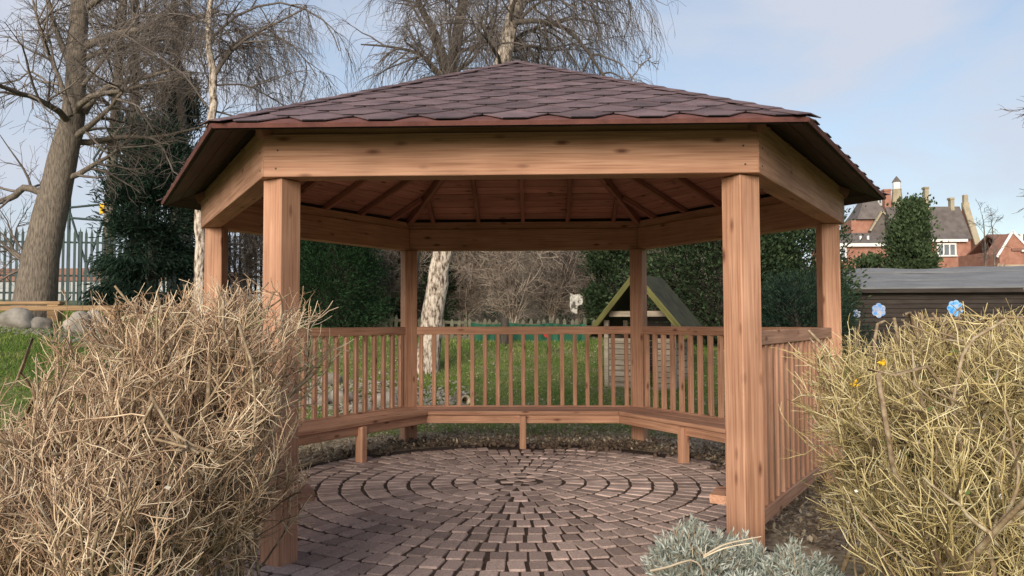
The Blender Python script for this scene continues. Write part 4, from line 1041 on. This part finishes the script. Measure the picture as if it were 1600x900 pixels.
def prism_roof(name, x0, x1, y0, y1, z0, z1, mat, parent, over=0.15, ridge='x'):
    """pitched roof as a closed solid, ridge along x"""
    ym = (y0 + y1) / 2; t_ = 0.12
    vv = []
    for x in (x0 - over, x1 + over):
        vv += [(x, y0 - over, z0), (x, ym, z1), (x, y1 + over, z0), (x, y0 - over, z0 - t_), (x, ym, z1 - t_), (x, y1 + over, z0 - t_)]
    return obj(name, pmesh(name, vv, [(0, 6, 7, 1), (1, 7, 8, 2), (3, 4, 10, 9), (4, 5, 11, 10), (0, 3, 9, 6), (2, 8, 11, 5), (0, 1, 4, 3), (1, 2, 5, 4), (6, 9, 10, 7), (7, 10, 11, 8)]), mat, parent)
def window(x0, x1, z0, z1, y, parent, mull=1):
    cx, cz, ww, hh = (x0 + x1) / 2, (z0 + z1) / 2, x1 - x0, z1 - z0
    f = local_box('window', (cx, y - 0.015, cz), (ww, 0.05, hh), MAT['glass'], parent, 0.0)
    fr = 0.11
    for nm, c, s in [('frame', (0, -0.035, hh / 2), (ww + fr, 0.07, fr)), ('sill', (0, -0.06, -hh / 2 - 0.02), (ww + fr * 1.6, 0.14, fr)), ('frame', (-ww / 2, -0.035, 0), (fr, 0.07, hh - fr)), ('frame', (ww / 2, -0.035, 0), (fr, 0.07, hh - fr))]:
        local_box(nm, c, s, MAT['white'], f, 0.0)
    for q in range(mull): local_box('mullion', (-ww / 2 + ww * (q + 1) / (mull + 1), -0.035, 0), (fr * 0.8, 0.06, hh - fr), MAT['white'], f, 0.0)
# school, 60 m off
so_ = np.array([24.35, 53.1, 0.0])
SC = thing('school', 'far red brick school with pyramid tower roof, white lantern and stone gable', 'school', tuple(so_))
def sp(px, py, dy=0.0): return Vector(wpt(px - 5, py, 60 + dy) - so_)
def sbox(name, x0, x1, y0_, y1_, dy, depth, mat, parent=SC, down=None):
    a_, b_ = sp(x0, y1_, dy), sp(x1, y0_, dy); z0 = a_.z if down is None else down
    return local_box(name, ((a_.x + b_.x) / 2, dy + depth / 2, (z0 + b_.z) / 2), (b_.x - a_.x, depth, b_.z - z0), MAT[mat], parent, 0.0)
def sroof(name, x0, x1, pe, pr, dy, run, mat):
    A, B = sp(x0, pe, dy - 0.3), sp(x1, pe, dy - 0.3); rz_ = sp(x0, pr, dy + run).z
    vv = [(A.x, dy - 0.3, A.z), (B.x, dy - 0.3, A.z), (B.x, dy + run, rz_), (A.x, dy + run, rz_), (B.x, dy + 2 * run, A.z), (A.x, dy + 2 * run, A.z)]
    return obj(name, pmesh(name, vv, [(0, 1, 2, 3), (3, 2, 4, 5), (1, 4, 2), (0, 3, 5), (0, 5, 4, 1)]), MAT[mat], SC)
sbox('wall', 1290, 1398, 388, 420, 0, 3.0, 'brick_far', down=1.0)
sbox('fascia', 1288, 1398, 383, 388, -0.32, 0.3, 'white')
sroof('roof', 1288, 1398, 383, 367, 0, 1.6, 'slate')
def swin(x0, x1, y0_, y1_, dy, n_):
    a_, b_ = sp(x0, y1_, dy), sp(x1, y0_, dy); window(a_.x, b_.x, a_.z, b_.z, dy, SC, n_)
swin(1312, 1321, 390, 409, -0.03, 0)
for x in (1345, 1356.5): sbox('roof_vent', x - 1.3, x + 1.3, 371.5, 378, 0.35, 0.15, 'white')
sbox('tower', 1331, 1380, 347, 372, 2.2, 2.2, 'brick_far', down=1.0)
tcx = sp(1356, 347, 3.3).x; rw = [(1.38, sp(0, 349, 3.3).z), (1.05, sp(0, 339, 3.3).z), (0.66, sp(0, 324, 3.3).z), (0.34, sp(0, 310, 3.3).z)]
vv = [(tcx + sx_ * a_, 3.3 + sy_ * a_, z_) for a_, z_ in rw for sx_, sy_ in ((-1, -1), (1, -1), (1, 1), (-1, 1))]
obj('tower_roof', pmesh('tower_roof', vv, [(k * 4 + q, k * 4 + (q + 1) % 4, k * 4 + 4 + (q + 1) % 4, k * 4 + 4 + q) for k in range(3) for q in range(4)] + [(12, 13, 14, 15), (3, 2, 1, 0)]), MAT['slate'], SC)
gp = [sp(x, y, 1.65) for x, y in ((1361, 372), (1396, 372), (1396, 352), (1378, 334), (1361, 362))]
vv = [tuple(p_) for p_ in gp] + [(p_.x, 2.6, p_.z) for p_ in gp]
obj('gable', pmesh('gable', vv, [(0, 1, 2, 3, 4), (9, 8, 7, 6, 5)] + [(q, 5 + q, 5 + (q + 1) % 5, (q + 1) % 5) for q in range(5)]), MAT['slate'], SC)
plank('coping', sp(1359, 364, 1.6), sp(1378.5, 333, 1.6), 0.3, 0.12, MAT['stone_far'], SC); plank('coping', sp(1377.5, 333, 1.6), sp(1398, 353, 1.6), 0.3, 0.12, MAT['stone_far'], SC)
sbox('lantern', 1366, 1385, 310, 325, 4.8, 0.9, 'white')
for x in (1371, 1376, 1381): sbox('lantern_window', x - 1.3, x + 1.3, 314, 320, 4.77, 0.05, 'glass')
ch = sbox('chimney', 1383, 1392.5, 301, 352, 2.8, 0.5, 'brick_far'); sbox('chimney_cap', 1382, 1393.5, 299, 302, 2.75, 0.6, 'brick_far')
a = np.arange(8) / 8 * 2 * PI + PI / 8; tc_ = sp(1401.5, 300, 3.2)
def turret(name, rows, mat, par):
    vv = [(tc_.x + R_ * math.cos(q), 3.2 + R_ * math.sin(q), sp(0, y_, 3.2).z) for R_, y_ in rows for q in a]; n_ = len(rows)
    return obj(name, pmesh(name, vv, [(k * 8 + q, k * 8 + (q + 1) % 8, k * 8 + 8 + (q + 1) % 8, k * 8 + 8 + q) for k in range(n_ - 1) for q in range(8)] + [tuple(range(8 * n_ - 8, 8 * n_))]), MAT[mat], par)
tw_ = turret('turret', [(0.55, 372), (0.50, 335), (0.34, 302), (0.36, 299.5)], 'stone_far', SC)
turret('turret_lantern', [(0.30, 299.4), (0.30, 289), (0.36, 288.6)], 'white', tw_); turret('turret_cap', [(0.35, 288.4), (0.20, 284), (0.02, 279)], 'slate', tw_)
sbox('main_wall', 1398, 1512, 376, 420, 0.3, 2.4, 'brick_far', down=1.0)
sroof('main_roof', 1398, 1514, 377, 327, 0.2, 1.3, 'slate')
g0 = sp(1518, 420, 0.0); zg0, zg1 = sp(0, 385, 0.0).z, sp(0, 324, 1.5).z; vv = []
for x_ in (g0.x, g0.x + 0.35): vv += [(x_, 0.0, 1.0), (x_, 3.0, 1.0), (x_, 3.0, zg0), (x_, 1.5, zg1), (x_, 0.0, zg0)]
obj('gable_end', pmesh('gable_end', vv, [(4, 3, 2, 1, 0), (5, 6, 7, 8, 9)] + [(q, (q + 1) % 5, 5 + (q + 1) % 5, 5 + q) for q in range(5)]), MAT['brick_far'], SC)
plank('coping', (g0.x + 0.18, -0.1, zg0 - 0.1), (g0.x + 0.18, 1.52, zg1 + 0.05), 0.45, 0.14, MAT['stone_far'], SC)
local_box('pinnacle', (g0.x + 0.18, 1.5, zg1 + 0.35), (0.30, 0.3, 0.75), MAT['stone_far'], SC, 0.0); local_box('pinnacle_base', (g0.x + 0.18, 1.5, zg1 - 0.1), (0.42, 0.36, 0.5), MAT['stone_far'], SC, 0.0)
for x, y0_ in ((1447.5, 298), (1486, 315)):
    c2 = sbox('chimney', x - 2.8, x + 2.8, y0_, 340, 1.3, 0.4, 'stone_far'); sbox('chimney_cap', x - 3.6, x + 3.6, y0_ - 2, y0_ + 1, 1.25, 0.5, 'stone_far')
sbox('wing_wall', 1440, 1510.5, 382, 420, -0.3, 1.8, 'brick_far', down=1.0)
sbox('fascia', 1438, 1508, 377.5, 381.5, -0.62, 0.3, 'white')
sroof('wing_roof', 1438, 1511, 377.6, 361, -0.3, 1.2, 'slate')
swin(1461, 1488, 385, 403, -0.33, 2)
# house, 50 m off
HS = thing('house', 'red brick house with brown tiled roof and white bargeboards at right edge', 'house', (wpt(1567, 420, 50)[0], 43.1, 0))
local_box('wall', (2.6, 2.5, 3.5), (6.4, 5.0, 4.4), MAT['brick_far'], HS, 0.0)
vv = [(-0.75, -0.1, 4.5), (0.9, -0.1, 4.5), (0.9, -0.1, 5.75), (0.05, -0.1, 6.75), (-0.75, -0.1, 5.5)]; vv += [(a_, 1.5, c_) for a_, _, c_ in vv]
obj('gable', pmesh('gable', vv, [(0, 1, 2, 3, 4), (9, 8, 7, 6, 5)] + [(q, 5 + q, 5 + (q + 1) % 5, (q + 1) % 5) for q in range(5)]), MAT['brick_far'], HS)
plank('bargeboard', (-0.95, -0.16, 5.25), (0.05, -0.16, 6.85), 0.08, 0.13, MAT['white'], HS); plank('bargeboard', (0.05, -0.16, 6.85), (0.95, -0.16, 5.85), 0.08, 0.13, MAT['white'], HS)
prism_roof('roof', 0.1, 5.6, -0.05, 5.0, 5.75, 6.95, MAT['cladding_brown'], HS, over=0.15)
local_box('fascia', (3.0, -0.28, 5.62), (5.0, 0.08, 0.12), MAT['white'], HS, 0.0)
local_box('roof_vent', (1.35, 1.2, 6.6), (0.14, 0.2, 0.4), MAT['white'], HS, 0.0)
SF = thing('slatted_fence', 'tall fence of brown horizontal slats in front of the far house', 'fence', (wpt(1546, 420, 46)[0], 39.1, 0))
for q in range(22): local_box('slat', (2.8, 0, 1.2 + q * 0.155), (5.6, 0.03, 0.125), MAT['grey_timber'], SF)
for q in range(4): local_box('fence_post', (0.1 + q * 1.8, 0.06, 2.8), (0.12, 0.08, 3.6), MAT['grey_timber'], SF)

# ------------------------------------------------------------------ clipped bare hedges
def hedge(label, seed, bases, top, inside, lean, mats, n1=11, n2=8, n3=4, hscale=1.0, bud=60, leafn=0):
    """pruned twig hedge: gnarled stems from the ground, forked branches, a mass of fine twigs; nothing grows past the clipped outline"""
    rg = np.random.default_rng(seed)
    n0 = len(bases); bs = np.asarray(bases, float)
    org = np.array([bs[:, 0].mean(), bs[:, 1].mean(), 0.0])
    root = thing('bare_hedge', label, 'hedge', tuple(org), 'clipped bare hedges in the foreground')
    P = np.empty((n0, 11, 3)); P[:, 0] = np.concatenate([bs, np.full((n0, 1), -0.03)], 1)
    d = norm(np.concatenate([rg.normal(0, 0.32, (n0, 2)) + np.asarray(lean)[None], np.ones((n0, 1))], 1))
    hh = top(bs[:, 0], bs[:, 1]) * rg.uniform(0.85, 1.25, n0)
    for k in range(10):
        d = norm(d + 0.22 * rg.normal(size=(n0, 3)) * np.array([1, 1, 0.5])); d[:, 2] = np.maximum(d[:, 2], 0.35)
        P[:, k + 1] = P[:, k] + d * (hh / 9.2)[:, None]
    for _ in range(11):
        bad = P[..., 2] > top(P[..., 0], P[..., 1])
        P[..., 2] = np.where(bad, top(P[..., 0], P[..., 1]) - 0.01, P[..., 2])
    okk = np.array([inside(p_).all() for p_ in P[:, 1:]]); P = P[okk]; n0 = len(P)
    R = np.linspace(1, 0.55, 11)[None] * rg.uniform(0.006, 0.0155, (n0, 1))
    R[:, 1:-1] *= 1 + 0.13 * rg.normal(size=(n0, 9))
    for a_, b_ in zip(P - org, R):
        v, q = tube(a_[None], b_[None], 6); obj('stem', mesh('stem', v, [q], True), MAT[mats[0]], root)
    keep = lambda p: inside(p) & (p[:, 2] < top(p[:, 0], p[:, 1]) + 0.035 * rg.normal(size=len(p))) & (p[:, 2] > 0.02)
    P1, R1 = grow(rg, P, R, n1, 0.50, 0.80, 9, 0.0066, 0.0034, 0.15, 1.0, 0.16, -0.06, 0.35, keep, (lean[0], 0, 0.40))
    P2, R2 = grow(rg, P1, R1, n2, 0.27, 0.80, 6, 0.0036, 0.0018, 0.08, 1.0, 0.16, -0.04, 0.3, keep, (lean[0], 0, 0.32))
    P3, R3 = grow(rg, P2, R2, n3, 0.11, 0.85, 4, 0.0021, 0.0013, 0.08, 1.0, 0.17, -0.02, 0.2, keep, (lean[0] * 0.5, 0, 0.18))
    v, q = tube(P1 - org, R1, 5); tag(obj('branches', mesh('branches', v, [q], True, tones(rg, [(P1, 5)], 0.2)), MAT[mats[0]], root), kind='stuff')
    v, q = join([tube(P2 - org, R2, 3), tube(P3 - org, R3, 3)]); tag(obj('twigs', mesh('twigs', v, q, True, tones(rg, [(P2, 3), (P3, 3)], 0.3)), MAT[mats[1]], root), kind='stuff')
    pts = P3[:, -1]
    sel = rg.choice(len(pts), min(len(pts), 900), replace=False)
    v, q = leaves(rg, pts[sel] - org, 0.018, 0.009); tag(obj('withered_leaves', mesh('withered_leaves', v, [q]), MAT['litter'], root), kind='stuff')
    sel = rg.choice(len(pts), bud, replace=False)
    v, q = leaves(rg, pts[sel] - org, 0.020, 0.016); tag(obj('pale_catkins', mesh('pale_catkins', v, [q]), MAT['bud'], root), kind='stuff')
    if leafn:
        sel = rg.choice(len(pts), leafn, replace=False)
        v, q = leaves(rg, pts[sel] - org, 0.028, 0.014); tag(obj('green_leaves', mesh('green_leaves', v, [q]), MAT['green_leaf'], root), kind='stuff')
        sel = rg.choice(len(pts), leafn // 5, replace=False)
        v, q = leaves(rg, pts[sel] - org, 0.030, 0.015); tag(obj('yellow_leaves', mesh('yellow_leaves', v, [q]), MAT['yellow_leaf'], root), kind='stuff')
    return P1, P2, P3

rg = np.random.default_rng(21)
bl = np.stack([np.where(np.arange(86) < 26, rg.uniform(-2.3, -1.2, 86), rg.uniform(-1.85, -0.98, 86)), np.where(np.arange(86) < 26, rg.uniform(-4.5, -3.9, 86), rg.uniform(-3.95, -3.1, 86))], 1)
topL = lambda x, y: 0.93 + 0.60 * sst((x + 2.02) / 0.25) * sst((y + 4.10) / 0.30) + 0.03 * np.sin(x * 9) + 0.03 * np.sin(y * 7) - 0.08 * sst((x + 0.95) / 0.3)
inL = lambda p: (p[:, 0] < -0.86 + 0.12 * np.clip(p[:, 2] - 0.8, -0.4, 0.7) + 0.02 * np.sin(p[:, 2] * 21) + 0.10 * (rg.random(len(p)) ** 4)) & (p[:, 0] > -2.75) & (p[:, 1] < -2.75) & (p[:, 1] > -4.75)
HL = hedge('pale brown clipped bare hedge left of the entrance, covering the left front post', 22, bl, topL, inL, (0.02, 0.0), ('stem', 'twig'), n1=13, n2=8, n3=5)
br = np.stack([rg.uniform(1.50, 2.75, 80), rg.uniform(-4.45, -2.6, 80)], 1)
topR = lambda x, y: 1.24 + 0.20 * sst((x - 1.35) / 0.8) + 0.03 * np.sin(x * 8) + 0.025 * np.sin(y * 9)
inR = lambda p: (p[:, 0] > 1.35 - 0.08 * np.clip(p[:, 2] - 0.7, -0.5, 0.6) + 0.10 * (p[:, 1] + 3.4) - 0.10 * (rg.random(len(p)) ** 4)) & (p[:, 0] < 3.1) & (p[:, 1] > -4.8) & ((p[:, 1] < -2.45) | (p[:, 0] > 1.6)) & (p[:, 1] < -1.4)
HR = hedge('olive-yellow clipped bare hedge right of the entrance with a few green leaves', 23, br, topR, inR, (-0.22, 0.0), ('stem', 'twig_olive'), n1=13, n2=8, n3=5, leafn=420)
def flower(label, px, py, d, seed):
    rg = np.random.default_rng(seed); p = wpt(px, py, d)
    root = thing('yellow_flower', label, 'flower', tuple(p), 'yellow flowers caught in the right hedge')
    for q in range(5):
        a = q / 5 * 2 * PI + rg.normal(0, 0.2); dx, dz = math.cos(a), math.sin(a) - 0.4
        n_ = math.hypot(dx, dz); dx, dz = dx / n_, dz / n_; l_ = 0.018 * rg.uniform(0.7, 1.3); w_ = 0.0055
        vv = [(0, 0, 0), (dx * l_ * .5 - dz * w_, -0.008, dz * l_ * .5 + dx * w_), (dx * l_, -0.002, dz * l_), (dx * l_ * .5 + dz * w_, -0.008, dz * l_ * .5 - dx * w_), (dx * l_ * .5, -0.012, dz * l_ * .5)]
        obj('petal', pmesh('petal', vv, [(0, 1, 4), (1, 2, 4), (2, 3, 4), (3, 0, 4)]), MAT['yellow'], root)
    v, q = tube(np.array([[(0, 0.002, 0), (0.004, 0.02, -0.03), (0.0, 0.05, -0.09)]]), np.array([[0.002, 0.002, 0.002]]), 4)
    obj('stalk', mesh('stalk', v, [q], True), MAT['twig_olive'], root)
flower('lower yellow flower in the right hedge, nearer the railing', 1325, 600, 3.0, 1)
flower('upper yellow flower in the right hedge', 1368, 566, 2.95, 2)

# ------------------------------------------------------------------ lavender at the right post foot
def lavender(label, x, y, R_, h, seed, n=230):
    rg = np.random.default_rng(seed); root = thing('lavender_bush', label, 'lavender', (x, y, 0), 'silver-green lavender at the post foot')
    a = rg.uniform(0, 2 * PI, n); t = np.sqrt(rg.random(n)); tip = np.stack([R_ * t * np.cos(a), R_ * t * np.sin(a), h * (1 - 0.55 * t ** 2) * rg.uniform(0.75, 1.1, n)], 1)
    f = np.linspace(0, 1, 5)[None, :, None]
    P = tip[:, None] * np.concatenate([f ** 0.8, f ** 0.8, f], 2) * np.array([1, 1, 1]) + rg.normal(0, 0.006, (n, 5, 3)) * f
    v, q = tube(P, np.linspace(0.003, 0.0012, 5)[None] * np.ones((n, 1)), 4)
    tag(obj('stems', mesh('stems', v, [q], True), MAT['twig'], root), kind='stuff')
    k = 26; idx = np.repeat(np.arange(n), k); s = rg.uniform(0.55, 1.0, n * k); ff_ = s * 4; i0 = np.minimum(ff_.astype(int), 3); ff_ = (ff_ - i0)[:, None]
    C = P[idx, i0] * (1 - ff_) + P[idx, i0 + 1] * ff_
    dr = norm(tip)[idx] + rg.normal(0, 0.55, (n * k, 3)) + np.array([0, 0, 0.25])
    v, q = leaves(rg, C, 0.040, 0.0075, 0.0, dr)
    tag(obj('leaves', mesh('leaves', v, [q], False, rg.uniform(-0.25, 0.25, len(q))), MAT['lavender'], root), kind='stuff')
lavender('largest silvery lavender clump on the paving edge left of the right front post', 0.93, -2.88, 0.25, 0.36, 1, 260)
lavender('small silvery lavender clump tight against the foot of the right front post', 1.20, -2.72, 0.17, 0.27, 2, 130)
lavender('silvery lavender clump in front of the right front post at the picture bottom', 1.05, -3.25, 0.22, 0.22, 3, 170)
lavender('silvery lavender clump right of the right front post, under the hedge', 1.42, -2.92, 0.20, 0.27, 4, 150)
# dead woody stalk lying through the lavender
dw = thing('dead_stalk', 'pale dead woody stalk lying across the lavender', 'stalk', (1.05, -3.1, 0))
for q_, (pts, r0_) in enumerate([([(1010, 885), (1040, 878), (1072, 868), (1088, 878), (1090, 894)], 0.006), ([(1092, 862), (1120, 846), (1150, 838), (1180, 832)], 0.005), ([(1092, 864), (1118, 852), (1145, 845), (1165, 842)], 0.004), ([(1094, 862), (1084, 848)], 0.003), ([(1094, 862), (1096, 846)], 0.003), ([(1076, 864), (1075, 848)], 0.0025)]):
    P = spline(np.array(W(pts, 3.72)) - np.array([1.05, -3.1, 0]), 9)[None]; v, q = tube(P, np.linspace(r0_, r0_ * 0.6, 9)[None], 6)
    obj('branch', mesh('branch', v, [q], True), MAT['log_end'], dw)

# ------------------------------------------------------------------ grass, leaf litter
rg = np.random.default_rng(55)
def blades(n, x0, x1, y0, y1, h, wd, keep):
    x = rg.uniform(x0, x1, n); y = rg.uniform(y0, y1, n); r_ = np.hypot(x, y)
    k = keep(x, y, r_); x, y = x[k], y[k]; n = len(x); z = hgt(x, y) - 0.012
    a = rg.uniform(0, 2 * PI, n); hh = h * rg.uniform(0.5, 1.3, n); ln = rg.normal(0, 0.45, (n, 2)) * hh[:, None]
    B = np.stack([x, y, z], 1); sd_ = np.stack([np.cos(a), np.sin(a), np.zeros(n)], 1) * (wd * rg.uniform(0.7, 1.3, n))[:, None] * 0.5
    tp = B + np.stack([ln[:, 0], ln[:, 1], hh], 1)
    V = np.stack([B - sd_, B + sd_, tp], 1).reshape(-1, 3)
    return V, np.arange(n * 3).reshape(n, 3)
patch = lambda x, y: np.sin(x * 2.3 + np.sin(y * 1.7) * 2) + np.sin(y * 3.1 - x) * 0.6
kp = lambda x, y, r_: (r_ > 2.6 + 0.35 * np.sin(7 * np.arctan2(y, x)) + 0.5 * rg.random(len(x)))
parts = [blades(90000, -9.5, 6.0, 2.6, 8.5, 0.055, 0.012, lambda x, y, r_: kp(x, y, r_) & (patch(x * 1.7, y * 1.9) + rg.normal(0, 0.6, len(x)) > -0.9)), blades(40000, -12, 7, 8.5, 13, 0.07, 0.02, kp), blades(60000, -9, -2.6, -3.5, 6, 0.06, 0.012, kp), blades(14000, 2.8, 6, -3, 3, 0.055, 0.012, kp)]
v, q = join(parts)
tag(obj('grass', mesh('grass', v, q, False, rg.uniform(-0.16, 0.16, len(q[0]))), MAT['grass']), 'short green lawn grass around the gazebo', 'grass', kind='stuff')
n = 20000
a = rg.uniform(0, 2 * PI, n); r_ = 2.02 + np.abs(rg.normal(0, 0.75, n)) + 0.1
x, y = r_ * np.cos(a), r_ * np.sin(a)
n2_ = 9000; x = np.concatenate([x, rg.uniform(-5, 5, n2_)]); y = np.concatenate([y, rg.uniform(3, 11, n2_)])
ok_ = ~((np.abs(np.arctan2(x, -y)) < rad(42)) & (np.hypot(x, y) < 3.6) & (y < 0)); x, y = x[ok_], y[ok_]
C = np.stack([x, y, hgt(x, y) + 0.016], 1)
dr = np.concatenate([rg.normal(size=(len(x), 2)), rg.normal(0, 0.15, (len(x), 1))], 1)
v, q = leaves(rg, C, 0.045, 0.026, 3.0, dr)
tag(obj('leaf_litter', mesh('leaf_litter', v, [q], False, rg.uniform(-0.25, 0.25, len(q))), MAT['litter']), 'dry fallen leaves on the bare soil round the paving', 'leaves', kind='stuff')
# clods of soil thrown up by the back posts
bm = bmesh.new(); bmesh.ops.create_icosphere(bm, subdivisions=1, radius=1); bv = np.array([v_.co[:] for v_ in bm.verts]); bf = np.array([[q_.index for q_ in f.verts] for f in bm.faces]); bm.free()
ct = [(-1.0, 2.05, 0.28), (1.25, 1.95, 0.30), (1.0, 2.0, 0.25), (-0.3, 1.95, 0.15), (0.25, 1.85, 0.12), (1.9, 1.25, 0.22), (-1.75, 1.35, 0.2), (0.85, 1.7, 0.10), (-1.25, -2.85, 0.12), (2.0, 0.6, 0.12)]
X = np.concatenate([np.stack([cx_ + rg.normal(0, sg_, 55), cy_ + rg.normal(0, sg_ * 0.55, 55)], 1) for cx_, cy_, sg_ in ct]); n = len(X)
sz = rg.uniform(0.008, 0.034, (n, 1, 1))
V = bv[None] * sz * rg.uniform(0.6, 1.3, (n, 1, 3)) * (1 + 0.15 * rg.normal(size=(n, len(bv), 1))) + np.concatenate([X, rg.uniform(0, 0.03, (n, 1))], 1)[:, None]
tag(obj('soil_clods', mesh('soil_clods', V.reshape(-1, 3), [(bf[None] + (np.arange(n) * len(bv))[:, None, None]).reshape(-1, 3)]), MAT['clod']), 'dark loose soil clods at the rim of the paving', 'soil', kind='stuff')
